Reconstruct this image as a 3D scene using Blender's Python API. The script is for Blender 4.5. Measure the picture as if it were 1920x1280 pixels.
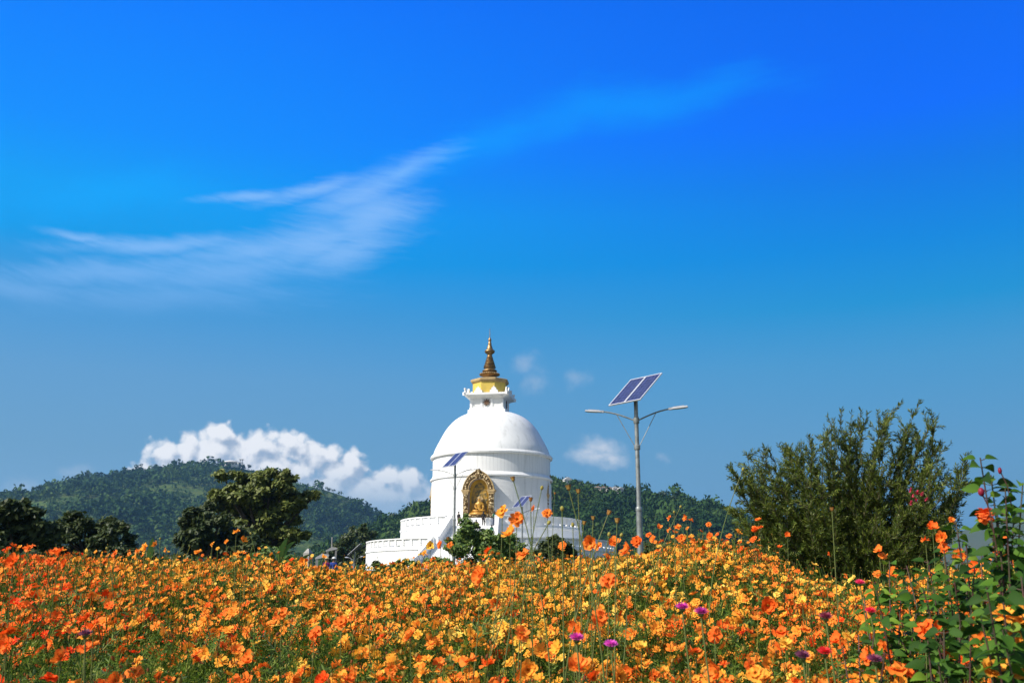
import bpy, math, random
import numpy as np
from mathutils import Vector, Matrix, Euler

for o in list(bpy.data.objects): bpy.data.objects.remove(o)
S = bpy.context.scene
COL = S.collection
R = math.radians
rng = np.random.default_rng(7); random.seed(7)

# ------------------------------------------------------------------ camera
EYE = 1.25
FPX = 1867.0                       # focal length in photo pixels (1920 wide), 35 mm
PITCH = math.atan((1110-640)/FPX)
cam = bpy.data.cameras.new('camera'); camo = bpy.data.objects.new('camera', cam); COL.objects.link(camo)
cam.lens = 35.0; cam.sensor_width = 36.0; cam.clip_start = 0.05; cam.clip_end = 30000
camo.location = (0, 0, EYE); camo.rotation_euler = (math.pi/2+PITCH, 0, 0)
cam.dof.use_dof = True; cam.dof.focus_distance = 9.0; cam.dof.aperture_fstop = 9.0
S.camera = camo
S.cycles.max_bounces = 6; S.cycles.diffuse_bounces = 3; S.cycles.glossy_bounces = 2; S.cycles.transmission_bounces = 3; S.cycles.volume_bounces = 0

# ------------------------------------------------------------------ light
SUN_AZ, SUN_EL = 62.0, 42.0        # azimuth: degrees to the left of the direction stupa -> camera
sd = Vector((-math.sin(R(SUN_AZ))*math.cos(R(SUN_EL)), -math.cos(R(SUN_AZ))*math.cos(R(SUN_EL)), math.sin(R(SUN_EL))))
sl = bpy.data.lights.new('sun', 'SUN'); sl.energy = 4.6; sl.angle = R(0.5); sl.color = (1.0, 0.95, 0.86)
so = bpy.data.objects.new('sun', sl); COL.objects.link(so); so.rotation_euler = sd.to_track_quat('Z', 'Y').to_euler()
S.view_settings.view_transform = 'Standard'; S.view_settings.look = 'None'
S.view_settings.exposure = 0.36; S.view_settings.gamma = 1.0; S.view_settings.use_curve_mapping = False

def lin(r, g, b):
    f = lambda c: (c/255)/12.92 if c/255 <= .04045 else ((c/255+.055)/1.055)**2.4
    return (f(r), f(g), f(b), 1)

def W(px, py, Y):
    """world point at forward distance Y seen at photo pixel px, py"""
    dx = (px-960)/FPX; dy = (640-py)/FPX
    t = Y/(math.cos(PITCH)-dy*math.sin(PITCH))
    return Vector((t*dx, Y, EYE+t*(math.sin(PITCH)+dy*math.cos(PITCH))))
def proj(x, y, z):
    z = z-EYE
    d = y*math.cos(PITCH)+z*math.sin(PITCH); u = z*math.cos(PITCH)-y*math.sin(PITCH)
    return 960+FPX*x/d, 640-FPX*u/d

# ------------------------------------------------------------------ world: sky and clouds
wd = bpy.data.worlds.new('World'); S.world = wd; wd.use_nodes = True
T = wd.node_tree; T.nodes.clear()
class NB:
    def __init__(s, t): s.t = t
    def n(s, typ, **k):
        q = s.t.nodes.new(typ)
        for a, b in k.items(): setattr(q, a, b)
        return q
    def l(s, a, b): s.t.links.new(a, b)
    def put(s, sock, v):
        if hasattr(v, 'is_output') or isinstance(v, bpy.types.NodeSocket): s.l(v, sock)
        else: sock.default_value = v
    def m(s, op, a, b=None, c=None, clamp=False):
        q = s.n('ShaderNodeMath', operation=op, use_clamp=clamp)
        s.put(q.inputs[0], a)
        if b is not None: s.put(q.inputs[1], b)
        if c is not None: s.put(q.inputs[2], c)
        return q.outputs[0]
    def v(s, op, a, b=None, sc=None):
        q = s.n('ShaderNodeVectorMath', operation=op)
        s.put(q.inputs[0], a)
        if b is not None: s.put(q.inputs[1], b)
        if sc is not None: s.put(q.inputs['Scale'], sc)
        return q.outputs['Value'] if op in ('LENGTH', 'DOT_PRODUCT', 'DISTANCE') else q.outputs[0]
    def mix(s, f, a, b, bt='MIX'):
        q = s.n('ShaderNodeMix', data_type='RGBA', blend_type=bt); q.clamp_factor = True
        s.put(q.inputs[0], f); s.put(q.inputs[6], a); s.put(q.inputs[7], b); return q.outputs[2]
    def ramp(s, f, stops, interp='LINEAR'):
        q = s.n('ShaderNodeValToRGB'); q.color_ramp.interpolation = interp
        e = q.color_ramp.elements
        while len(e) < len(stops): e.new(0.5)
        for i, (p, c) in enumerate(stops): e[i].position = p; e[i].color = c if len(c) == 4 else (*c, 1)
        s.put(q.inputs[0], f); return q.outputs[0]
    def noise(s, vec, scale, detail=4, rough=.55, dist=0, out='Fac', lac=2.0):
        q = s.n('ShaderNodeTexNoise'); s.put(q.inputs['Vector'], vec) if vec is not None else None
        q.inputs['Scale'].default_value = scale; q.inputs['Detail'].default_value = detail
        q.inputs['Roughness'].default_value = rough; q.inputs['Distortion'].default_value = dist
        q.inputs['Lacunarity'].default_value = lac
        return q.outputs[out]
    def mr(s, v, a, b, c=0., d=1., typ='SMOOTHSTEP'):
        q = s.n('ShaderNodeMapRange', interpolation_type=typ)
        for i, x in enumerate((v, a, b, c, d)): s.put(q.inputs[i], x)
        return q.outputs[0]
w = NB(T)
tc = w.n('ShaderNodeTexCoord'); D = w.v('NORMALIZE', tc.outputs['Generated'])
sx = w.n('ShaderNodeSeparateXYZ'); w.l(D, sx.inputs[0])
yy = w.m('MAXIMUM', sx.outputs[1], .05)
U = w.m('DIVIDE', sx.outputs[0], yy); V = w.m('DIVIDE', sx.outputs[2], yy)
cx_ = w.n('ShaderNodeCombineXYZ'); w.l(U, cx_.inputs[0]); w.l(V, cx_.inputs[1]); UV = cx_.outputs[0]
sky = w.n('ShaderNodeTexSky', sky_type='NISHITA'); sky.sun_disc = False
sky.sun_elevation = R(SUN_EL); sky.sun_rotation = R(180+SUN_AZ)
K = 10.0
left = w.ramp(sx.outputs[2], [(0, lin(146,182,206)), (.08, lin(120,166,202)), (.13, lin(109,161,200)), (.20, lin(98,159,208)), (.265, lin(68,153,217)), (.316, lin(0,154,232)), (.36, lin(0,158,246)), (.413, lin(0,142,255)), (.545, lin(0,119,255)), (.8, lin(70,140,235))])
right = w.ramp(sx.outputs[2], [(0, lin(100,146,182)), (.08, lin(104,156,194)), (.13, lin(98,157,200)), (.213, lin(72,154,208)), (.265, lin(24,148,214)), (.316, lin(0,137,224)), (.38, lin(0,120,234)), (.43, lin(0,109,253)), (.545, lin(0,100,238)), (.8, lin(70,140,235))])
base = w.mix(w.mr(U, -.45, .5), left, right)
base = w.v('SCALE', base, sc=K*.785)
# above the picture and behind the camera the plain Nishita sky
vis = w.m('MULTIPLY', w.mr(sx.outputs[2], .56, .75, 1, 0), w.mr(sx.outputs[1], .0, .4))
skyc = w.mix(vis, sky.outputs[0], base)
plain = skyc

def blobs(lst, vec):
    cur = None
    for (px, py, rx, ry, a) in lst:
        p = W(px, py, 1.0); 
        mp = w.n('ShaderNodeMapping', vector_type='TEXTURE'); w.l(vec, mp.inputs[0])
        mp.inputs['Location'].default_value = (p.x, p.z-EYE, 0)
        mp.inputs['Rotation'].default_value = (0, 0, R(a))
        mp.inputs['Scale'].default_value = (rx/1810, ry/1810, 1)
        d = w.m('SUBTRACT', 1.0, w.v('LENGTH', mp.outputs[0]))
        cur = d if cur is None else w.m('SMOOTH_MAX', cur, d, .12)
    return cur
def offset(vec, s, det, amp, seed=0.0):
    q = w.v('ADD', vec, (seed, seed*1.7, seed*.3))
    nz = w.noise(q, s, det, .55, out='Color')
    return w.v('ADD', vec, w.v('SCALE', w.v('SUBTRACT', nz, (.5, .5, .5)), sc=amp))
# cirrus
cir = blobs([(760,318,135,34,30), (700,350,170,48,26), (600,352,150,22,14), (470,368,120,15,3), (690,410,140,80,28), (590,450,210,70,20), (470,470,260,46,10), (300,455,260,24,-1),
             (150,436,110,13,-11), (430,510,330,70,12), (200,510,300,46,0), (60,545,200,34,-12), (330,560,360,50,2), (640,470,170,60,20)], offset(UV, 6, 5, .04))
cur = w.m('MULTIPLY', w.m('MULTIPLY', U, U), .35)           # the fibres bend with the fan
st0 = w.n('ShaderNodeCombineXYZ'); w.l(U, st0.inputs[0]); w.l(w.m('SUBTRACT', V, cur), st0.inputs[1])
def fibres(ang, sc, stretch, seed):
    mpn = w.n('ShaderNodeMapping', vector_type='POINT'); w.l(offset(st0.outputs[0], 5, 4, .06, seed), mpn.inputs[0]); mpn.inputs['Rotation'].default_value = (0, 0, R(ang)); mpn.inputs['Scale'].default_value = (1, stretch, 1)
    return w.noise(mpn.outputs[0], sc, 10, .68)
f1 = fibres(-20, 7, 7, 3); f2 = fibres(-24, 22, 9, 8)
fil = w.m('ADD', w.m('MULTIPLY', f1, .62), w.m('MULTIPLY', f2, .38))
cd = w.m('ADD', w.m('MULTIPLY', cir, .75), w.m('MULTIPLY', w.m('SUBTRACT', fil, .5), 1.4))
cden = w.m('MULTIPLY', w.m('MULTIPLY', w.mr(cd, -.14, .85), .66), w.mr(V, .246, .37))
skyc = w.mix(cden, skyc, (*[c*K*.82 for c in lin(150,196,250)[:3]], 1))
fb = blobs([(1150,205,430,70,10), (900,260,260,60,18), (180,370,360,70,6)], offset(UV, 5, 3, .1, 5))
skyc = w.mix(w.m('MULTIPLY', w.mr(w.m('ADD', fb, w.m('MULTIPLY', w.m('SUBTRACT', fil, .5), 1.2)), -.15, 1), .4), skyc, (*[c*K*.82 for c in lin(0,168,255)[:3]], 1))
high = skyc; skyc = plain
# cumulus
bank = [(312,854,44,42,0), (275,888,40,28,0), (350,845,46,40,0), (418,815,34,34,0), (400,850,80,52,0), (490,838,46,42,0), (455,850,70,48,0), (552,836,46,40,0), (600,860,50,44,0),
        (520,890,150,62,0), (664,868,34,30,0), (635,890,64,40,0), (732,898,42,34,0), (768,906,42,38,0), (700,930,130,48,0), (620,920,90,44,0), (790,945,60,44,0), (660,960,160,50,0)]
small = [(1126,840,44,28,-10), (1108,852,50,20,0), (1142,860,44,20,0)]
wisp = [(990,684,44,26,0), (1005,716,30,34,-40), (1080,706,30,40,60), (135,888,60,24,18), (40,915,60,26,15), (1240,851,16,12,0)]
puff = [(1126,842,50,30,-10), (1108,852,52,22,0), (1142,862,46,22,0), (1122,858,60,26,0)]
def cumul(vec):
    o1 = offset(vec, 26, 2, .022, 1)
    o2 = offset(o1, 70, 6, .013, 2)
    b = blobs(bank, o2)
    fb2 = w.noise(vec, 55, 9, .62)
    def vor(sc):
        q = w.n('ShaderNodeTexVoronoi', feature='SMOOTH_F1'); w.l(o1, q.inputs['Vector']); q.inputs['Scale'].default_value = sc; q.inputs['Smoothness'].default_value = .35; return q.outputs['Distance']
    bl = w.m('ADD', w.m('MULTIPLY', w.m('SUBTRACT', .42, vor(52)), .5), w.m('MULTIPLY', w.m('SUBTRACT', .42, vor(125)), .32))
    return w.m('ADD', w.m('ADD', b, bl), w.m('MULTIPLY', w.m('SUBTRACT', fb2, .5), .75))
c0 = cumul(UV)
c1 = cumul(w.v('ADD', UV, (-.008, .010, 0)))
al = w.mr(c0, -.02, .46)
lit = w.mr(w.m('SUBTRACT', c0, c1), -.42, .34)
lowc = w.mr(V, .065, .135)              # cloud bases sink into the haze
al = w.m('MULTIPLY', al, w.mr(V, .045, .12, .3, .95))
ccol = w.mix(lit, (*[c*K*.82 for c in lin(158,176,200)[:3]], 1), (*[c*K*.84 for c in lin(243,244,247)[:3]], 1))
ccol = w.mix(lowc, (*[c*K*.82 for c in lin(172,194,216)[:3]], 1), ccol)
skyc = w.mix(al, skyc, ccol)
wp = blobs(wisp, offset(UV, 30, 6, .04, 4))
pf = blobs(puff, offset(UV, 40, 5, .022, 6)); pa = w.m('MULTIPLY', w.mr(w.m('ADD', pf, w.m('MULTIPLY', w.m('SUBTRACT', w.noise(UV, 48, 9, .62), .5), 1.1)), .0, 1.15), .75)
skyc = w.mix(pa, skyc, (*[c*K*.82 for c in lin(222,226,234)[:3]], 1))
wa = w.m('MULTIPLY', w.mr(w.m('ADD', wp, w.m('MULTIPLY', w.m('SUBTRACT', w.noise(UV, 34, 8, .62), .5), 1.7)), .0, 1.4), .36)
skyc = w.mix(wa, skyc, (*[c*K*.82 for c in lin(196,206,222)[:3]], 1))
def bgn(c): q = w.n('ShaderNodeBackground'); w.l(c, q.inputs[0]); q.inputs[1].default_value = 1.0/K; return q.outputs[0]
def mixs(f, a, b): q = w.n('ShaderNodeMixShader'); w.put(q.inputs[0], f); w.l(a, q.inputs[1]); w.l(b, q.inputs[2]); return q.outputs[0]
clouds = mixs(w.m('GREATER_THAN', V, .246), bgn(skyc), bgn(high))
front = w.m('MULTIPLY', w.m('GREATER_THAN', sx.outputs[1], .6), w.m('MULTIPLY', w.m('GREATER_THAN', V, .03), w.m('LESS_THAN', V, .75)))
wo = w.n('ShaderNodeOutputWorld'); w.l(mixs(front, bgn(plain), clouds), wo.inputs[0])
wd.cycles.sampling_method = 'MANUAL'; wd.cycles.sample_map_resolution = 512

# ------------------------------------------------------------------ materials
MATS = {}
def mat(name, col, rough=.8, spec=.3, metal=0, var=None, vscale=5, bump=0, bscale=20, detail=5, transl=0, island=None, attr=None, custom=None):
    """principled with procedural variation. island/attr: second colour picked per leaf / per attribute"""
    m = bpy.data.materials.new(name); m.use_nodes = True; t = m.node_tree; b = NB(t)
    p = t.nodes['Principled BSDF']; out = t.nodes['Material Output']
    p.inputs['Roughness'].default_value = rough; p.inputs['Specular IOR Level'].default_value = spec; p.inputs['Metallic'].default_value = metal
    tc = b.n('ShaderNodeTexCoord'); vec = tc.outputs['Object']
    c = b.ramp(0.0, [(0, col), (1, col)]) if False else None
    cur = (*col, 1) if len(col) == 3 else col
    if attr:
        a = b.n('ShaderNodeAttribute'); a.attribute_name = 'rnd'
        cur = b.ramp(a.outputs['Fac'], attr)
    if island:
        g = b.n('ShaderNodeNewGeometry')
        cur = b.ramp(g.outputs['Random Per Island'], island)
    if var:
        nz = b.noise(vec, vscale, detail, .6)
        cur = b.mix(b.mr(nz, .35, .68), cur, (*var, 1))
    if custom: cur = custom(b, vec, cur, p) or cur
    b.put(p.inputs['Base Color'], cur)
    if bump:
        nb = b.noise(vec, bscale, detail, .6)
        bp = b.n('ShaderNodeBump'); bp.inputs['Strength'].default_value = 1; bp.inputs['Distance'].default_value = bump
        b.l(nb, bp.inputs['Height']); b.l(bp.outputs[0], p.inputs['Normal'])
    if transl:
        tr = b.n('ShaderNodeBsdfTranslucent'); b.put(tr.inputs[0], cur)
        ms = b.n('ShaderNodeMixShader'); ms.inputs[0].default_value = transl
        b.l(p.outputs[0], ms.inputs[1]); b.l(tr.outputs[0], ms.inputs[2]); b.l(ms.outputs[0], out.inputs[0])
    MATS[name] = m; return m

# ------------------------------------------------------------------ mesh helpers
def link(me, name, mats, parent=None, loc=None, smooth=False):
    o = bpy.data.objects.new(name, me); COL.objects.link(o)
    for m in (mats if isinstance(mats, (list, tuple)) else [mats]): me.materials.append(m)
    if smooth: me.polygons.foreach_set('use_smooth', np.ones(len(me.polygons), bool))
    if parent is not None: o.parent = parent
    if loc is not None: o.location = loc
    return o
class MB:
    def __init__(s): s.v = []; s.f = []; s.mi = []
    def add(s, vs, fs, mi=0):
        n = len(s.v); s.v += [tuple(v) for v in vs]; s.f += [tuple(n+i for i in f) for f in fs]; s.mi += [mi]*len(fs)
    def box(s, c, d, rz=0, M=None, mi=0, top=(1, 1)):
        x, y, z = d[0]/2, d[1]/2, d[2]/2
        vs = [Vector((a*x*(top[0] if k > 0 else 1), b_*y*(top[1] if k > 0 else 1), k*z)) for k in (-1, 1) for a, b_ in ((-1,-1),(1,-1),(1,1),(-1,1))]
        m = M if M is not None else Matrix.Rotation(rz, 3, 'Z')
        vs = [m @ v+Vector(c) for v in vs]
        s.add(vs, [(0,3,2,1), (4,5,6,7), (0,1,5,4), (1,2,6,5), (2,3,7,6), (3,0,4,7)], mi)
    def tube(s, pts, rad, n=8, cap=True, mi=0):
        pts = [Vector(p) for p in pts]; m = len(pts)
        rr = rad if isinstance(rad, (list, tuple)) else [rad]*m
        vs = []; up = None
        for i, p in enumerate(pts):
            t = (pts[min(i+1, m-1)]-pts[max(i-1, 0)]).normalized()
            if up is None: up = Vector((1, 0, 0)) if abs(t.x) < .9 else Vector((0, 1, 0))
            a = t.cross(up).normalized(); b = t.cross(a).normalized(); up = -b if False else up
            for k in range(n):
                an = 2*math.pi*k/n; vs.append(p+a*math.cos(an)*rr[i]+b*math.sin(an)*rr[i])
        fs = [(i*n+k, i*n+(k+1) % n, (i+1)*n+(k+1) % n, (i+1)*n+k) for i in range(m-1) for k in range(n)]
        if cap: fs += [tuple(range(n-1, -1, -1)), tuple((m-1)*n+k for k in range(n))]
        s.add(vs, fs, mi)
    def lathe(s, prof, n=64, c=(0, 0, 0), mi=0, wob=None):
        vs = []
        for (r, z) in prof:
            for k in range(n):
                a = 2*math.pi*k/n; rr = r*(wob(a, z) if wob else 1)
                vs.append((c[0]+rr*math.cos(a), c[1]+rr*math.sin(a), c[2]+z))
        fs = [(i*n+k, i*n+(k+1) % n, (i+1)*n+(k+1) % n, (i+1)*n+k) for i in range(len(prof)-1) for k in range(n)]
        s.add(vs, fs, mi)
    def prism(s, pts, y0, y1, mi=0):
        """polygon in x,z extruded along y"""
        n = len(pts); vs = [(p[0], y0, p[1]) for p in pts]+[(p[0], y1, p[1]) for p in pts]
        fs = [tuple(range(n)), tuple(range(2*n-1, n-1, -1))]+[(i, (i+1) % n+0, (i+1) % n+n, i+n)[::-1] for i in range(n)]
        s.add(vs, fs, mi)
    def ball(s, c, r, n=10, m=6, mi=0):
        r = (r, r, r) if not isinstance(r, (tuple, list)) else r
        vs = []; 
        for i in range(m+1):
            ph = math.pi*i/m
            for k in range(n):
                a = 2*math.pi*k/n; vs.append((c[0]+r[0]*math.sin(ph)*math.cos(a), c[1]+r[1]*math.sin(ph)*math.sin(a), c[2]+r[2]*math.cos(ph)))
        s.add(vs, [(i*n+k, (i+1)*n+k, (i+1)*n+(k+1) % n, i*n+(k+1) % n) for i in range(m) for k in range(n)], mi)
    def build(s, name, mats, parent=None, loc=None, smooth=False):
        me = bpy.data.meshes.new(name); me.from_pydata(s.v, [], s.f); me.update()
        o = link(me, name, mats, parent, loc, smooth)
        if any(s.mi): me.polygons.foreach_set('material_index', s.mi)
        return o
def auto_smooth(o, ang=40):
    me = o.data; me.polygons.foreach_set('use_smooth', np.ones(len(me.polygons), bool))
    me.set_sharp_from_angle(angle=R(ang))
    return o
def bigmesh(name, Vv, Q, mats, rnd=None, mi=None, parent=None, smooth=False):
    me = bpy.data.meshes.new(name); k = Q.shape[1]
    me.vertices.add(len(Vv)); me.vertices.foreach_set('co', np.ascontiguousarray(Vv, dtype=np.float32).ravel())
    me.loops.add(Q.size); me.loops.foreach_set('vertex_index', np.ascontiguousarray(Q, dtype=np.int32).ravel())
    me.polygons.add(len(Q)); me.polygons.foreach_set('loop_start', np.arange(0, Q.size, k, dtype=np.int32))
    if mi is not None: me.polygons.foreach_set('material_index', np.ascontiguousarray(mi, dtype=np.int32))
    me.update(calc_edges=True)
    if rnd is not None:
        a = me.attributes.new('rnd', 'FLOAT', 'FACE'); a.data.foreach_set('value', np.ascontiguousarray(rnd, dtype=np.float32))
    return link(me, name, mats, parent, smooth=smooth)
def tag(o, label, cat, group=None, kind=None):
    if label: o['label'] = label
    if cat: o['category'] = cat
    if group: o['group'] = group
    if kind: o['kind'] = kind
    return o
def empty(name, loc=(0, 0, 0), rz=0):
    o = bpy.data.objects.new(name, None); COL.objects.link(o); o.location = loc; o.rotation_euler = (0, 0, rz); o.empty_display_size = .2; return o
def copy_tree(o, parent=None):
    c = o.copy(); COL.objects.link(c); c.parent = parent
    for ch in list(o.children): copy_tree(ch, c)
    return c
def frames(N, tw=None):
    """rotation matrices whose local z is N, random twist"""
    N = N/np.linalg.norm(N, axis=1, keepdims=True)
    a = rng.normal(size=N.shape); X = np.cross(a, N); X /= np.linalg.norm(X, axis=1, keepdims=True)+1e-9
    return np.stack([X, np.cross(N, X), N], axis=2)
def inst(TV, TQ, P, Rm, sc):
    """place template quads at P with rotations Rm and scales sc"""
    sc = np.asarray(sc); sc = sc[:, None, None] if sc.ndim == 1 else sc[:, None, :]
    Vv = np.einsum('nij,nkj->nki', Rm, TV[None]*sc)+P[:, None, :]
    Q = TQ[None]+(np.arange(len(P))*len(TV))[:, None, None]
    return Vv.reshape(-1, 3), Q.reshape(-1, TQ.shape[1])
def sn(x, y, seed, f=1.0, oc=4):
    """smooth 2-D noise, about -1..1"""
    r = np.random.default_rng(seed); o = 0; amp = 1; tot = 0
    x = np.asarray(x, float); y = np.asarray(y, float)
    for i in range(oc):
        for j in range(3):
            a = r.uniform(0, 6.28); p = r.uniform(0, 6.28)
            o = o+amp*np.sin((x*math.cos(a)+y*math.sin(a))*f*r.uniform(.7, 1.3)+p+1.3*np.sin((x*math.sin(a)-y*math.cos(a))*f*.7+p*2))
        tot += amp*1.7; amp *= .55; f *= 2.1
    return o/tot

# ------------------------------------------------------------------ ground
GY = [-200, 0, 2, 14, 20, 40, 60, 90, 130, 200, 420, 700, 3000, 20000]
GZ = [-2.5, -1.28, -1.22, -.46, -.3, .1, .9, 1.9, 2.5, 1.5, -12, -25, -60, -60]
def gz(x, y): return EYE+np.interp(y, GY, GZ)+.05*sn(x, y, 3, .5, 2)*np.clip(np.asarray(y)/5, 0, 1)
def soil_c(b, vec, cur, p):
    n2 = b.noise(vec, 40, 6, .7)
    return b.mix(b.mr(n2, .4, .65), cur, (.05, .038, .022, 1))
m_ground = mat('ground', (.045, .07, .02), .95, .1, var=(.09, .085, .03), vscale=.35, bump=.05, bscale=30, custom=soil_c)
ys = np.concatenate([np.linspace(-60, 0, 7), np.linspace(1, 40, 60), np.linspace(44, 200, 40), np.geomspace(220, 6300, 30)])
xs = np.concatenate([-np.geomspace(5800, 32, 24), np.linspace(-30, 30, 81), np.geomspace(32, 5800, 24)])
X, Y = np.meshgrid(xs, ys); Z = gz(X, Y); nx, ny = len(xs), len(ys)
Vg = np.stack([X, Y, Z], -1).reshape(-1, 3)
def gridq(nx, ny):
    i = np.arange(nx-1)[None, :]+np.arange(ny-1)[:, None]*nx
    return np.stack([i, i+1, i+nx+1, i+nx], -1).reshape(-1, 4)
go = bigmesh('ground', Vg, gridq(nx, ny), m_ground, smooth=True); tag(go, None, None, kind='structure')

# ------------------------------------------------------------------ hills
def hill_c(b, vec, cur, p):
    wv = b.n('ShaderNodeTexWave', wave_type='BANDS', bands_direction='Z'); b.l(vec, wv.inputs[0])
    wv.inputs['Scale'].default_value = .035; wv.inputs['Distortion'].default_value = 6; wv.inputs['Detail'].default_value = 4; wv.inputs['Detail Scale'].default_value = .6
    g = b.mix(b.m('MULTIPLY', wv.outputs['Fac'], .5), cur, (.12, .145, .045, 1))
    return b.mix(b.mr(b.noise(vec, .02, 6, .65), .6, .75), g, (.15, .125, .065, 1))
m_hill = mat('hill_grass', (.035, .075, .018), .95, .1, var=(.07, .11, .028), vscale=.011, bump=3, bscale=.12, custom=hill_c)
HT = {}
def hill(name, prof, Yc, L, back, foot, amp, seed, fs, mtl=m_hill, rng_noise=None):
    pts = [W(a, b+(4 if Yc > 1000 else 7), Yc) for a, b in prof]
    px = np.array([p.x for p in pts]); pz = np.array([p.z for p in pts])
    n = 220; m = 90
    xs = np.linspace(px[0], px[-1], n); ts = np.linspace(-.35, 1, m)
    Xg, Tg = np.meshgrid(xs, ts)
    crest = np.interp(Xg, px, pz)
    Yg = Yc-Tg*L
    s = np.where(Tg > 0, 1-Tg**.9, 1-(Tg*Tg)*6)
    f = sn(Xg, Yg*1.0, seed, fs, 4)
    Zg = foot+(crest-foot)*np.clip(s, -.2, 1)+amp*f*np.clip(Tg, 0, 1)*(1.15-np.clip(Tg, 0, 1))*3
    Zg += amp*.04*sn(Xg, Yg, seed+5, fs*14, 3)*np.clip(Tg*8, 0, 1)
    o = bigmesh(name, np.stack([Xg, Yg, Zg], -1).reshape(-1, 3), gridq(n, m)[:, ::-1], mtl, smooth=True)
    tag(o, None, None, kind='structure')
    def zat(x, t):
        i = np.clip((x-xs[0])/(xs[-1]-xs[0])*(n-1), 0, n-1.001); j = np.clip((t+.35)/1.35*(m-1), 0, m-1.001)
        i0 = i.astype(int); j0 = j.astype(int); fi = i-i0; fj = j-j0
        return Zg[j0, i0]*(1-fi)*(1-fj)+Zg[j0, i0+1]*fi*(1-fj)+Zg[j0+1, i0]*(1-fi)*fj+Zg[j0+1, i0+1]*fi*fj
    HT[name] = (xs[0], xs[-1], Yc, L, zat)
    return o
farp = [(-700,905), (-300,925), (-120,945), (0,942), (30,932), (60,925), (100,914), (140,900), (165,893), (200,896), (230,888), (262,884), (300,880), (340,872), (400,867), (440,871), (480,880), (520,890),
        (570,905), (612,915), (645,926), (675,942), (700,957), (722,970), (740,985), (800,1010), (860,1035), (900,1050)]
hill('wooded_hill', farp, 1600, 900, 600, EYE-50, 48, 11, .0065)
midp = [(560,1075), (640,1030), (700,985), (730,974), (760,962), (785,950), (808,940), (850,925), (900,912), (960,905), (1000,900), (1030,898), (1045,903), (1075,908), (1100,913), (1130,917), (1165,920), (1190,924), (1225,930), (1262,936), (1300,945),
        (1330,953), (1360,962), (1385,975), (1402,988), (1430,999), (1460,1015), (1520,1040), (1600,1070), (1700,1095)]
hill('near_wooded_hill', midp, 760, 420, 200, EYE-22, 18, 23, .014)
m_far = mat('far_hills', (.045, .07, .03), .95, .1, var=(.07, .08, .04), vscale=.002)
hill('distant_hills', [(-400,1030), (0,1020), (400,1030), (900,1035), (1300,1030), (1450,1035), (1560,1030), (1680,1018), (1760,1006), (1800,994), (1850,975), (1900,960), (1960,945), (2100,940), (2400,940)], 2600, 1000, 500, EYE-60, 26, 5, .0036, m_far)

LEAFQ = np.array([[0, 1, 2, 3]])
def clump_template(n, seed, leaf, squash=.85, inner=.45):
    r = np.random.default_rng(seed); P = r.normal(size=(n, 3)); P /= np.linalg.norm(P, axis=1, keepdims=True)
    P[:, 2] = np.abs(P[:, 2])*1.2-.35
    P *= r.uniform(inner, 1, (n, 1)); P[:, 2] *= squash
    N = P+r.normal(size=(n, 3))*.5+np.array([0, 0, .35]); N /= np.linalg.norm(N, axis=1, keepdims=True)
    a = r.normal(size=(n, 3)); A = np.cross(a, N); A /= np.linalg.norm(A, axis=1, keepdims=True); B = np.cross(N, A)
    s = leaf*r.uniform(.6, 1.3, (n, 1))
    Vv = np.stack([P-A*s, P-B*s*.6, P+A*s, P+B*s*.6], 1).reshape(-1, 3)
    return Vv, np.arange(n*4).reshape(-1, 4)
GREENS = [(0, (.010, .034, .009)), (.35, (.022, .060, .014)), (.7, (.045, .095, .02)), (1, (.07, .12, .026))]
m_forest = mat('forest_leaves', (.04, .07, .02), .8, .15, attr=GREENS, transl=.15)
def forest(name, hn, N, size, nleaf, leaf, mask_f, thr, seed, label):
    x0, x1, Yc, L, zat = HT[hn]; r = np.random.default_rng(seed)
    x = r.uniform(x0, x1, N*3); t = r.uniform(0, 1, N*3)**1.25*.95
    k = sn(x, Yc-t*L, seed, mask_f, 3)+r.normal(size=N*3)*.38 > thr
    x = x[k]; t = t[k]; y = Yc-t*L; z = zat(x, t)
    qx, qy = proj(x, y, z); k = (qx > -60) & (qx < 1980) & (qy < 1100); x, y, z, t = x[k][:N], y[k][:N], z[k][:N], t[k][:N]
    sc = size*r.uniform(.35, 1.25, len(x))*np.where(r.random(len(x)) < .12, 1.6, 1)
    tv = []; 
    VV = []; QQ = []; RN = []; off = 0
    for q in range(4):
        sel = np.arange(len(x)) % 4 == q
        TV, TQ = clump_template(nleaf, seed+q, leaf)
        a = r.uniform(0, 6.28, sel.sum()); Rm = np.zeros((sel.sum(), 3, 3)); Rm[:, 0, 0] = np.cos(a); Rm[:, 0, 1] = -np.sin(a); Rm[:, 1, 0] = np.sin(a); Rm[:, 1, 1] = np.cos(a); Rm[:, 2, 2] = 1
        s3 = np.stack([sc[sel], sc[sel], sc[sel]*r.uniform(.8, 1.5, sel.sum())], 1)
        P = np.stack([x, y, z], 1)[sel]+np.array([0, 0, 1])*s3[:, 2:3]*.45
        v, qd = inst(TV, TQ, P, Rm, s3); VV.append(v); QQ.append(qd+off); off += len(v)
        base = np.clip(.45+.3*sn(P[:, 0], P[:, 1], seed+9, mask_f*2, 2)+r.normal(size=len(P))*.24, 0, 1)
        RN.append(np.clip(np.repeat(base, len(TQ))+r.normal(size=len(qd))*.1, 0, 1))
    o = bigmesh(name, np.concatenate(VV), np.concatenate(QQ), m_forest, np.concatenate(RN))
    tag(o, label, 'forest', kind='stuff')
forest('forest', 'wooded_hill', 10000, 6.6, 32, .26, .016, -.30, 31, 'dark green forest covering the far terraced hill on the left')
forest('forest', 'near_wooded_hill', 4400, 5.0, 84, .18, .03, -.62, 41, 'dense green forest covering the nearer hill behind the stupa')

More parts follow.
